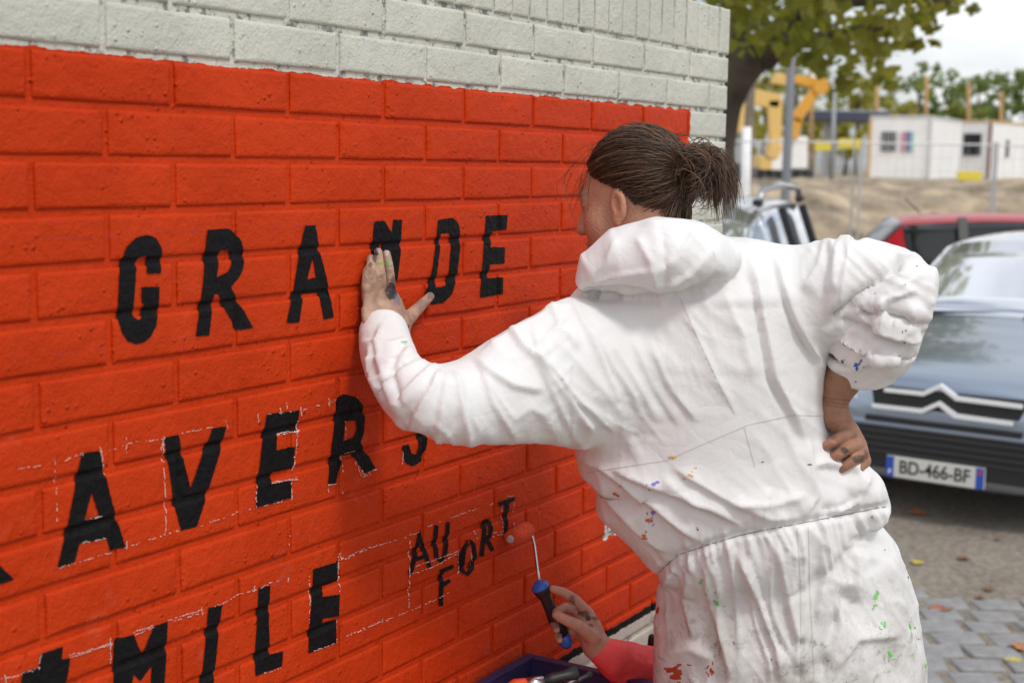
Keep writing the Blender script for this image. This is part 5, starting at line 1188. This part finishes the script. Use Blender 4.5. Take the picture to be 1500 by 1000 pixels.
for sgn in (-1, 1):
    hl_ = MB().prism([(.46, GZ - .03), (.74, GZ + .04), (.80, GZ + .17), (.70, GZ + .18), (.50, GZ + .08)], 0, 1, lambda a, b_, y: (sgn * a, -.03 - .42 * max(0, a - .46) ** 1.1 - (.06 if y == 0 else 0) + .03, b_)).build('headlight', lampm, carA, bevel=.006)
    MB().prism([(.52, PZ + .05), (.68, PZ + .07), (.68, PZ + .15), (.52, PZ + .15)], 0, 1, lambda a, b_, y: (sgn * a, -.02 - .35 * max(0, a - .5) - (.05 if y == 0 else 0), b_)).build('fog_light', lampm, carA, bevel=.005)
    MB().prism([(0, 0), (.17, .02), (.18, .11), (.03, .12)], -1.30, -1.20, lambda a, b_, y: (sgn * (.86 + a), y, .96 + b_)).build('wing_mirror', steel_blue, carA, bevel=.015)
for a, b_ in (((.45, -1.02, 1.012), (-.25, -1.10, 1.045)), ((-.1, -1.02, 1.016), (-.72, -1.12, 1.03))): MB().tube([a, b_], .011, 6).build('wiper', plast, carA)
MB().tube([(0, -2.9, 1.47), (0, -3.05, 1.62)], .004, 6).build('aerial', plast, carA)
# --- silver people carrier and red hatchback behind
silver = pmat('silver_paint', (0.42, 0.44, 0.46), 0.3, metal=0.6, coat=1.0); redp = pmat('red_paint', (0.42, 0.010, 0.022), 0.4, spec=0.3, coat=0.25)
ST_B = [(0.0, .26, .62, .68, .60, .46), (.06, .2, .72, .80, .73, .60), (.2, .18, .80, .90, .82, .66), (.5, .18, .87, .99, .86, .70), (.80, .18, .92, 1.06, .87, .70), (1.55, .18, .95, 1.54, .87, .63), (2.2, .18, .95, 1.61, .87, .63), (3.0, .18, .95, 1.61, .87, .62), (3.75, .2, .95, 1.55, .86, .60), (4.0, .25, .95, 1.06, .84, .70), (4.1, .3, .85, .95, .75, .55)]
carB = car('parked_car', (.665, 9.43, ROADZ), Vector((-.36, -.93, 0)), ST_B, 4, (5, 8), 8, silver, 'silver people carrier with roof rails parked behind the grey-blue car', wx=.76, scr=screen_m)
for sgn in (-1, 1):
    MB().tube([(sgn * .60, -1.75, 1.55), (sgn * .60, -1.85, 1.67), (sgn * .60, -2.6, 1.70), (sgn * .60, -3.4, 1.67), (sgn * .60, -3.5, 1.55)], .028, 8).build('roof_rail', silver, carB, smooth=True)
    for d in (1.72, 3.52): MB().box((sgn * .60, -d, 1.575), (.06, .14, .05)).build('rail_foot', plast, carB, bevel=.01)
    for d in (2.15, 3.05): MB().box((sgn * .80, -d, 1.25), (.06, .07, .60), mat=Matrix.Rotation(sgn * -.34, 3, 'Y')).build('window_pillar', plast, carB)
    MB().prism([(0, 0), (.17, .02), (.18, .15), (.03, .16)], -1.10, -1.0, lambda a, b_, y: (sgn * (.84 + a), y, 1.04 + b_)).build('wing_mirror', silver, carB, bevel=.015)
pr0 = at(1282, 345, 12.6)
ST_C = [(0.0, .24, .58, .64, .60, .46), (.05, .20, .66, .74, .73, .60), (.18, .18, .73, .83, .82, .68), (.55, .18, .80, .92, .85, .72), (.95, .18, .88, 1.0, .86, .70), (1.65, .18, .92, 1.40, .86, .58), (2.2, .18, .93, 1.46, .86, .58), (2.9, .18, .95, 1.45, .86, .57), (3.45, .2, .99, 1.40, .85, .54), (3.80, .25, .97, 1.05, .82, .66), (3.95, .3, .78, .9, .76, .5)]
carC = car('parked_car', (pr0.x + 3.75, 12.9, ROADZ), Vector((.99, -.10, 0)), ST_C, 4, (5, 8), 8, redp, 'dark red hatchback parked side-on before the earth bank', wx=.75)
for sgn in (-1, 1):
    for d in (2.1, 2.95): MB().box((sgn * .745, -d, 1.19), (.05, .08, .52), mat=Matrix.Rotation(sgn * -.50, 3, 'Y')).build('window_pillar', plast, carC)
MB().tube([(0, -3.2, 1.44), (0, -3.35, 1.58)], .006, 6).build('aerial', plast, carC)

# ================================================================== BUILDING SITE
wht = pmat('white_cladding', (0.92, 0.92, 0.92), 0.55, noise=(2.0, 0.05)); whg = pmat('pale_grey_cladding', (0.60, 0.61, 0.60), 0.6, noise=(2, .08)); tan_ = pmat('tan_frame', (0.62, 0.42, 0.20), 0.7); brn = pmat('brown_frame', (0.22, 0.09, 0.06), 0.7); dkg = pmat('dark_window', (0.015, 0.015, 0.02), 0.15)
def cabin(name, corner, fdir, wl, ll, h, label, mats, wins, groupn='site cabins'):
    """corner = nearest bottom corner; short face runs to image left, long face recedes along fdir"""
    f_ = Vector((fdir[0], fdir[1], 0)).normalized(); l_ = Vector((-f_.y, f_.x, 0)); e = empty(name, corner, 0); tag(e, label, 'cabin', groupn)
    m3 = Matrix((l_, f_, Vector((0, 0, 1)))).transposed()
    def bx_(c_, d_, nm, mat, bev=.01): return MB().box(m3 @ Vector(c_), d_, mat=m3).build(nm, mat, e, bevel=bev)
    bx_((wl / 2, ll / 2, h / 2), (wl - .02, ll - .02, h - .1), 'shell', mats[0])
    bx_((wl / 2, ll / 2, h - .05), (wl + .06, ll + .06, .10), 'roof', mats[1]); bx_((wl / 2, ll / 2, .06), (wl + .02, ll + .02, .12), 'base_frame', whg)
    for (x, y) in ((0, 0), (wl, 0), (0, ll), (wl, ll)): bx_((x, y, h / 2), (.12, .12, h - .24), 'corner_post', mats[2] if x == 0 or len(mats) < 4 else mats[3])
    n_ = int(wl / .3)
    for k in range(1, n_): bx_((wl * k / n_, -.005, h / 2), (.035, .02, h - .35), 'rib', mats[0], 0)
    for k in range(1, int(ll / .6)): bx_((-.005, ll * k / int(ll / .6), h / 2), (.02, .05, h - .35), 'rib', mats[0], 0)
    for (face_, a0, a1, z0, z1, nm, mt) in wins:
        if face_ == 's': q = bx_(((a0 + a1) / 2, -.02, (z0 + z1) / 2), (a1 - a0, .06, z1 - z0), nm, mt); 
        else: q = bx_((-.02, (a0 + a1) / 2, (z0 + z1) / 2), (.06, a1 - a0, z1 - z0), nm, mt)
    return e
c0 = at(1359, 262, 58); c0.z = SITEZ - .05
pst = [pmat('poster_' + n_, c_, .6) for n_, c_ in (('pink', (.6, .3, .33)), ('blue', (.16, .18, .38)), ('teal', (.35, .6, .55)))]
cabin('site_cabin', c0, (.485, .875), 2.42, 6.0, 2.6, 'white site cabin with barred window and coloured posters', [wht, whg, whg, tan_], [('s', 1.35, 1.95, 1.15, 1.95, 'window', dkg), ('s', .95, 1.14, 1.15, 1.95, 'poster', pst[0]), ('s', .76, .95, 1.15, 1.95, 'poster', pst[1]), ('s', .62, .76, 1.15, 1.95, 'poster', pst[2])])
for k in range(4):
    f_ = Vector((.485, .875, 0)).normalized(); l_ = Vector((-f_.y, f_.x, 0)); p_ = c0 + l_ * (1.42 + k * .15) - f_ * .06; cab = bpy.data.objects['site_cabin']
    o = MB().box((0, 0, 0), (.03, .03, .8)).build('window_bar', whg, cab); o.location = p_ + Vector((0, 0, 1.55)) - Vector(cab.location)
c1 = at(1447, 265, 66); c1.z = SITEZ - .08
cabin('site_cabin', c1, (.62, .78), 2.45, 6.0, 2.75, 'white site cabin with brown corner post and large dark opening', [wht, tan_, brn], [('s', .42, 1.6, 1.15, 2.15, 'window', dkg), ('l', 2.1, 2.45, 1.1, 1.9, 'window', dkg)])
o = bpy.data.objects['site_cabin.001']
# canopy of a half-built shelter behind
navym = pmat('dark_blue_steel', (.05, .06, .10), .5); gal = pmat('galvanised_steel', (.38, .40, .42), .5, metal=.3)
e = empty('steel_shelter', at(1215, 260, 66)); tag(e, 'dark flat-roofed steel shelter on grey columns behind the cabins', 'shelter')
p0, p1 = at(1165, 168, 66), at(1285, 176, 66); a0_ = math.atan2((p1 - p0).y, (p1 - p0).x)
adopt(MB().box((p0 + p1) / 2, ((p1 - p0).length, 4.0, .36), mat=Matrix.Rotation(a0_, 3, 'Z')).build('roof', navym, bevel=.03), e); adopt(MB().box((p0 + p1) / 2 + Vector((0, 0, .22)), ((p1 - p0).length + .1, 4.1, .07), mat=Matrix.Rotation(a0_, 3, 'Z')).build('roof_edge', gal), e)
for x in (1172, 1211, 1222, 1276):
    q = at(x, 180, 65); adopt(MB().box((q.x, q.y, (SITEZ - .3 + q.z) / 2), (.24 if x in (1211, 1222) else .14, .2, q.z - SITEZ + .3)).build('column', gal), e)
def vpost(name, x0, y0, x1, y1, Y, r_, mat, label, cat, group=None, zb=None):
    a, b_ = at(x0, y0, Y), at(x1, y1, Y); zb = (SITEZ - .3) if zb is None else zb; t_ = (zb - b_.z) / (a.z - b_.z) if abs(a.z - b_.z) > 1e-6 else 0; base = b_ + (a - b_) * t_
    top = a + (a - base).normalized() * .02
    o = MB().tube([base, base.lerp(top, .5), top], [r_, r_ * .95, r_ * .85], 10).build(name, mat, smooth=True); tag(o, label, cat, group); return o
wood = pmat('timber_pole', (.42, .27, .12), .85, noise=(3, .2)); greyp = pmat('grey_lamp_post', (.20, .21, .23), .5)
for i, (x, y0) in enumerate(((1189, 80), (1285, 126), (1357, 112), (1419, 122), (1467, 135))): vpost('timber_pole', x, y0, x - 1, 230, 64 + i * 2, .11, wood, 'bare timber pole rising ' + ['beside the excavator elbow', 'over the left end of the poster cabin', 'behind the near corner of the poster cabin', 'between the two white cabins', 'behind the cabin with brown corner post'][i], 'pole', 'timber poles on the site')
lp_ = empty('lamp_post', (at(1155, 262, 20).x, 20, ROADZ)); tag(lp_, 'slim dark grey lamp post passing in front of the tree leaves', 'lamp post')
a, b_ = at(1166, -60, 20), at(1152, 250, 20); base = b_ + (b_ - a) * ((ROADZ - b_.z) / (b_ - a).z); topp = a + (a - b_) * 1.2
adopt(MB().tube([base, base.lerp(topp, .15), base.lerp(topp, .16), topp], [.10, .085, .065, .05], 12).build('post', greyp, smooth=True), lp_); adopt(MB().tube([base - Vector((0, 0, .0)), base + Vector((0, 0, .5))], [.13, .11], 12).build('foot', greyp), lp_)
hd = topp; adopt(MB().tube([hd, hd + Vector((.3, 0, .25)), hd + Vector((1.1, 0, .35))], .035, 8).build('arm', greyp, smooth=True), lp_); adopt(MB().box(hd + Vector((1.4, 0, .34)), (.7, .24, .10)).build('lantern', greyp, bevel=.03), lp_)
vpost('wooden_post', 1101, 96, 1094, 255, 26, .095, pmat('weathered_wood', (.17, .14, .11), .9, noise=(4, .3)), 'dark weathered wooden post beside the tree trunk', 'post', zb=ROADZ); vpost('white_marker_post', 1094, 188, 1092, 268, 24, .09, wht, 'short white marker post in front of the weathered wooden post', 'post', zb=ROADZ)
# far street lamp with twin arms
e = empty('street_lamp', (at(1224, 260, 48).x, 48, SITEZ)); tag(e, 'distant twin-armed street lamp behind the excavator', 'street lamp'); t0 = at(1224, 112, 48)
adopt(MB().tube([(t0.x, 48, SITEZ - .3), t0], [.09, .05], 8).build('post', gal, smooth=True), e)
for s_, dz in ((-1, 0), (1, .03)): adopt(MB().tube([t0, t0 + Vector((s_ * .35, 0, .12)), t0 + Vector((s_ * .55, 0, .02))], .03, 6).build('arm', gal), e); adopt(MB().box(t0 + Vector((s_ * .62, 0, 0)), (.42, .18, .14)).build('lantern', wht, bevel=.03), e)
# excavators
yel = pmat('machine_yellow', (0.72, 0.36, 0.04), .45, noise=(1.5, .1)); pyel = pmat('faded_yellow', (0.75, 0.50, 0.16), .5)
def seg(par, nm, p, q, Y, w0, w1, mat, th=.35):
    a, b_ = at(*p, Y), at(*q, Y); d_ = (b_ - a).normalized(); n_ = Vector((-d_.z, 0, d_.x)); mb = MB()
    v = [a + n_ * w0 / 2, a - n_ * w0 / 2, b_ - n_ * w1 / 2, b_ + n_ * w1 / 2]; mb.add([x_ + Vector((0, -th / 2, 0)) for x_ in v] + [x_ + Vector((0, th / 2, 0)) for x_ in v], [(0, 1, 2, 3), (7, 6, 5, 4), (0, 4, 5, 1), (1, 5, 6, 2), (2, 6, 7, 3), (3, 7, 4, 0)])
    return adopt(mb.build(nm, mat, bevel=.04), par)
def machine(label, Y, x0, yb, white_panel):
    q = at(x0, yb, Y); e = empty('excavator', (q.x, Y, SITEZ)); tag(e, label, 'excavator', 'excavators on the site'); return e
Y1 = 46; ex = machine('orange-armed excavator with white engine housing and bent raised arm', Y1, 1165, 255, True)
seg(ex, 'boom', (1158, 203), (1166, 172), Y1, .42, .40, yel); seg(ex, 'boom', (1163, 178), (1197, 128), Y1, .36, .30, yel); seg(ex, 'arm', (1201, 124), (1160, 115), Y1, .36, .24, yel, .3); seg(ex, 'arm', (1164, 116), (1138, 113), Y1, .24, .2, yel, .26)
q = at(1201, 127, Y1); adopt(MB().tube([q + Vector((0, -.25, 0)), q + Vector((0, .25, 0))], .26, 14).build('elbow_joint', yel), ex); seg(ex, 'cylinder', (1170, 165), (1185, 135), Y1, .10, .08, gal, .1); seg(ex, 'bucket', (1141, 108), (1139, 124), Y1, .3, .45, pyel, .5)
for (x0_, x1_, y0_, y1_, nm, mt, dp) in ((1154, 1184, 200, 247, 'engine_housing', wht, 1.6), (1128, 1153, 212, 252, 'cabin', wht, 1.4), (1112, 1134, 228, 256, 'counterweight', pyel, 1.5), (1108, 1192, 247, 262, 'track', plast, 1.8)):
    a, b_ = at(x0_, y1_, Y1), at(x1_, y0_, Y1); adopt(MB().box(((a + b_) / 2) + Vector((0, dp / 2, 0)), (abs(b_.x - a.x), dp, abs(b_.z - a.z))).build(nm, mt, bevel=.06), ex)
a, b_ = at(1123, 232, Y1), at(1138, 214, Y1); adopt(MB().box((a + b_) / 2 + Vector((0, -.01, 0)), (abs(b_.x - a.x), .05, abs(b_.z - a.z))).build('cab_window', pmat('olive_glass', (.25, .22, .03), .2), bevel=.01), ex)
Y2 = 40; ex2 = machine('pale yellow excavator with its arm folded down beside the tree trunk', Y2, 1100, 250, False)
seg(ex2, 'boom', (1068, 150), (1084, 136), Y2, .42, .45, pyel); seg(ex2, 'boom', (1080, 138), (1142, 150), Y2, .46, .40, pyel); seg(ex2, 'arm', (1134, 146), (1135, 215), Y2, .42, .30, pyel); seg(ex2, 'arm', (1086, 142), (1083, 195), Y2, .30, .22, pyel); seg(ex2, 'bucket', (1135, 212), (1128, 232), Y2, .4, .3, pyel, .7)
for (x0_, x1_, y0_, y1_, nm, mt, dp) in ((1066, 1096, 215, 240, 'engine_housing', gal, 1.6), (1062, 1100, 240, 262, 'track', plast, 1.8), (1068, 1090, 190, 216, 'cabin', pmat('grey_cab', (.3, .32, .34), .3), 1.4)):
    a, b_ = at(x0_, y1_, Y2), at(x1_, y0_, Y2); adopt(MB().box((a + b_) / 2 + Vector((0, dp / 2 + .3, 0)), (abs(b_.x - a.x), dp, abs(b_.z - a.z))).build(nm, mt, bevel=.06), ex2)
# wire fence panels along the bank
random.seed(4)
fm = pmat('fence_wire', (.50, .51, .52), .5, metal=.4); fx = at(1245, 275, 24).x
for k in range(7):
    x = fx + k * 2.25 - 4.5; e = empty('fence_panel', (x, 23.4 + .12 * (k % 2), ROADZ + .3)); tag(e, 'see-through wire mesh fence panel on the earth bank', 'fence', 'mesh fence panels along the bank')
    for q in (0.02, 2.18): MB().tube([(q, 0, 0), (q, 0, 2.0)], .021, 8).build('post', fm, e)
    for z in (.15, 1.95): MB().tube([(.02, 0, z), (2.18, 0, z)], .016, 6).build('rail', fm, e)
    mb = MB()
    for j in range(1, 15): mb.tube([(j * .147, 0, .15), (j * .147, 0, 1.95)], .0025, 3, False)
    for j in range(1, 8): mb.tube([(.02, .004, .15 + j * .225), (2.18, .004, .15 + j * .225)], .0025, 3, False)
    o = mb.build('mesh_wires', fm, e); o['kind'] = 'stuff'
# cones and rubble bags by the cabins
for x, y, c_, l in ((1420, 258, 'y', 'yellow sack lying below the dark cabin opening'), (1205, 214, 'y', 'small yellow sign panel hung on the site fence'), (1245, 211, 'y', 'wide yellow banner hung on the site fence')):
    q = at(x, y, 44); o = MB().box(q, (.75 if x != 1205 else .5, .12, .30)).build('yellow_panel', pmat('site_yellow%d' % x, (.75, .62, .05), .6), bevel=.05); tag(o, l, 'panel')
    pq_ = MB().tube([(q.x - .2, q.y + .08, SITEZ - .3), (q.x - .2, q.y + .08, q.z)], .03, 6).build('stake', gal); adopt(pq_, o) if False else None
    pq_.parent = o

# ================================================================== TREES
random.seed(31)
bark = pmat('plane_bark', (.085, .068, .05), .9, noise=(5, .45), bump=(14.0, .9, 6.0))
def leafmat(nm, c_):
    m = pmat(nm, c_, .55, noise=(1.2, .35)); b = m.node_tree.nodes['Principled BSDF']; b.inputs['Subsurface Weight'].default_value = 0; b.inputs['Transmission Weight'].default_value = 0.0
    t = m.node_tree; tr = N(t, 'ShaderNodeBsdfTranslucent', inp={'Color': (c_[0] * 1.6, c_[1] * 1.7, c_[2] * .8, 1)}); ms = N(t, 'ShaderNodeMixShader', inp={'Fac': .5}); o_ = [n_ for n_ in t.nodes if n_.type == 'OUTPUT_MATERIAL'][0]
    t.links.new(b.outputs[0], ms.inputs[1]); t.links.new(tr.outputs[0], ms.inputs[2]); t.links.new(ms.outputs[0], o_.inputs['Surface']); return m
def leaf_cloud(clumps, size, per, seed):
    """clumps: (center, radius). Leaf-sized lobed quads spread through each clump."""
    rnd = np.random.default_rng(seed); vs_, fs_ = [], []
    k = 0
    for c_, r_ in clumps:
        n = int(per * r_ ** 2 / .25) + 6
        d = rnd.normal(size=(n, 3)); d /= np.linalg.norm(d, axis=1, keepdims=True); rr_ = r_ * rnd.random(n) ** .5; p = np.array(c_) + d * rr_[:, None] * np.array([1, 1, .8])
        a = rnd.normal(size=(n, 3)); a /= np.linalg.norm(a, axis=1, keepdims=True); b_ = np.cross(a, rnd.normal(size=(n, 3))); b_ /= np.linalg.norm(b_, axis=1, keepdims=True); s = size * (.6 + .7 * rnd.random(n))[:, None]; nn_ = np.cross(a, b_)
        for q in (-a * s * .5, b_ * s * .48 - a * s * .05, a * s * .6 + nn_ * s * .12, -b_ * s * .48 - a * s * .05): vs_.append(p + q)
        m = n; idx = np.arange(n); fs_.append(np.stack([k + idx, k + n + idx, k + 2 * n + idx, k + 3 * n + idx], 1)); k += 4 * n
    return np.concatenate(vs_), np.concatenate(fs_)
pt = empty('plane_tree', (at(1075, 260, 14).x, 14, ROADZ)); tag(pt, 'big plane tree with dark curving trunk and overhanging olive leaves', 'tree')
YT = 14.0
def tb(pts, rad, nm='limb'): adopt(MB().tube([at(x, y, Y) for x, y, Y in pts], rad, 12).build(nm, bark, smooth=True), pt)
b0 = at(1066, 300, YT); tb0 = Vector((b0.x - .20, YT, ROADZ - .1))
adopt(MB().tube([tb0, Vector((tb0.x, YT, .8)), at(1040, 215, YT), at(1054, 150, YT), at(1078, 105, YT), at(1112, 72, YT)], [.40, .31, .24, .22, .21, .19], 14).build('trunk', bark, smooth=True), pt)
tb([(1112, 80, 14), (1150, 45, 13.8), (1200, 5, 13.5), (1260, -50, 13)], [.20, .15, .11, .07]); tb([(1096, 105, 14), (1078, 50, 14.1), (1070, -20, 14.3), (1050, -120, 14.5)], [.16, .15, .13, .10]); tb([(1130, 62, 14), (1170, 62, 13.4), (1220, 50, 12.8), (1290, 40, 12.3)], [.09, .07, .05, .03]); tb([(1200, 5, 13.5), (1290, 0, 12.8), (1400, 0, 12.2)], [.07, .05, .025])
cl_px = [(1070,12,60),(1110,25,55),(1095,60,28),(1140,15,60),(1175,40,55),(1210,20,60),(1235,60,50),(1262,85,38),(1285,112,28),(1262,40,55),(1300,60,42),(1310,20,55),(1345,25,40),(1365,8,32),(1395,3,22),(1428,12,13),(1185,78,30),(1205,92,24),(1330,52,22),(1355,38,20),(1240,112,16),(1160,70,30),(1128,50,36),(1290,88,32),(1237,125,12),(1192,90,20),(1370,62,7),(1338,68,8)]
clumps = [(tuple(at(x, y, random.uniform(11.8, 14.2))), r_ * 13 / FPX) for x, y, r_ in cl_px]
for k in range(70): clumps.append((tuple(at(random.uniform(960, 1420), random.uniform(-420, -15), random.uniform(10.8, 15.5))), random.uniform(.25, .5)))
Vl_, Fl_ = leaf_cloud(clumps, .125, 80, 5); adopt(link('crown', np_mesh('crown', Vl_, Fl_), leafmat('plane_leaves', (.22, .215, .04))), pt)
bpy.data.objects['crown']['kind'] = 'stuff'
FT = [(1085,165,75,28,75,.75), (1120,140,80,32,70,.7), (1165,145,84,36,66,.62), (1215,150,86,34,58,.55), (1255,160,82,32,48,.7), (1300,155,90,34,46,.5), (1345,145,92,36,52,.35), (1392,152,95,36,44,.3), (1432,158,90,32,44,.25), (1470,148,96,38,50,.4), (1510,152,92,34,50,.3), (1050,150,82,32,70,.6), (1010,155,90,36,70,.4), (1550,150,94,36,52,.3), (1190,190,74,24,34,.9), (1240,200,76,22,30,.95), (1325,175,76,24,26,.8), (1410,178,80,26,26,.6)]
fl = [leafmat('far_leaves_%d' % i, c_) for i, c_ in enumerate([(.17, .22, .085), (.22, .24, .07), (.32, .29, .08)])]  # leaf colours lightened to paint in the haze of distance
desc = ['soft green', 'olive green', 'yellowing']
def far_tree(x, yc, Y, rx, ry, ye):
    c_ = at(x, yc, Y); R_ = rx * Y / FPX; Rz = ry * Y / FPX; i = 0 if ye < .45 else (1 if ye < .7 else 2); e = empty('tree', (c_.x, Y, SITEZ - .3)); tag(e, '%s tree %s' % (desc[i], 'beside the big plane trunk' if x < 1130 else 'behind the orange-armed excavator' if x < 1235 else 'above the dark steel shelter' if x < 1315 else 'behind the cabin with posters' if x < 1405 else 'behind the cabin with brown corner post'), 'tree', 'trees beyond the building site')
    adopt(MB().tube([(c_.x, Y, SITEZ - .3), (c_.x + .1, Y, c_.z - Rz * .2), (c_.x, Y, c_.z + Rz * .5)], [.22, .16, .05], 8).build('trunk', bark, smooth=True), e)
    cls = [((c_.x + random.gauss(0, R_ * .5), Y + random.gauss(0, R_ * .5), c_.z + random.uniform(-Rz * .9, Rz * .85)), random.uniform(.5, .95) * R_ * .45) for _ in range(24)]
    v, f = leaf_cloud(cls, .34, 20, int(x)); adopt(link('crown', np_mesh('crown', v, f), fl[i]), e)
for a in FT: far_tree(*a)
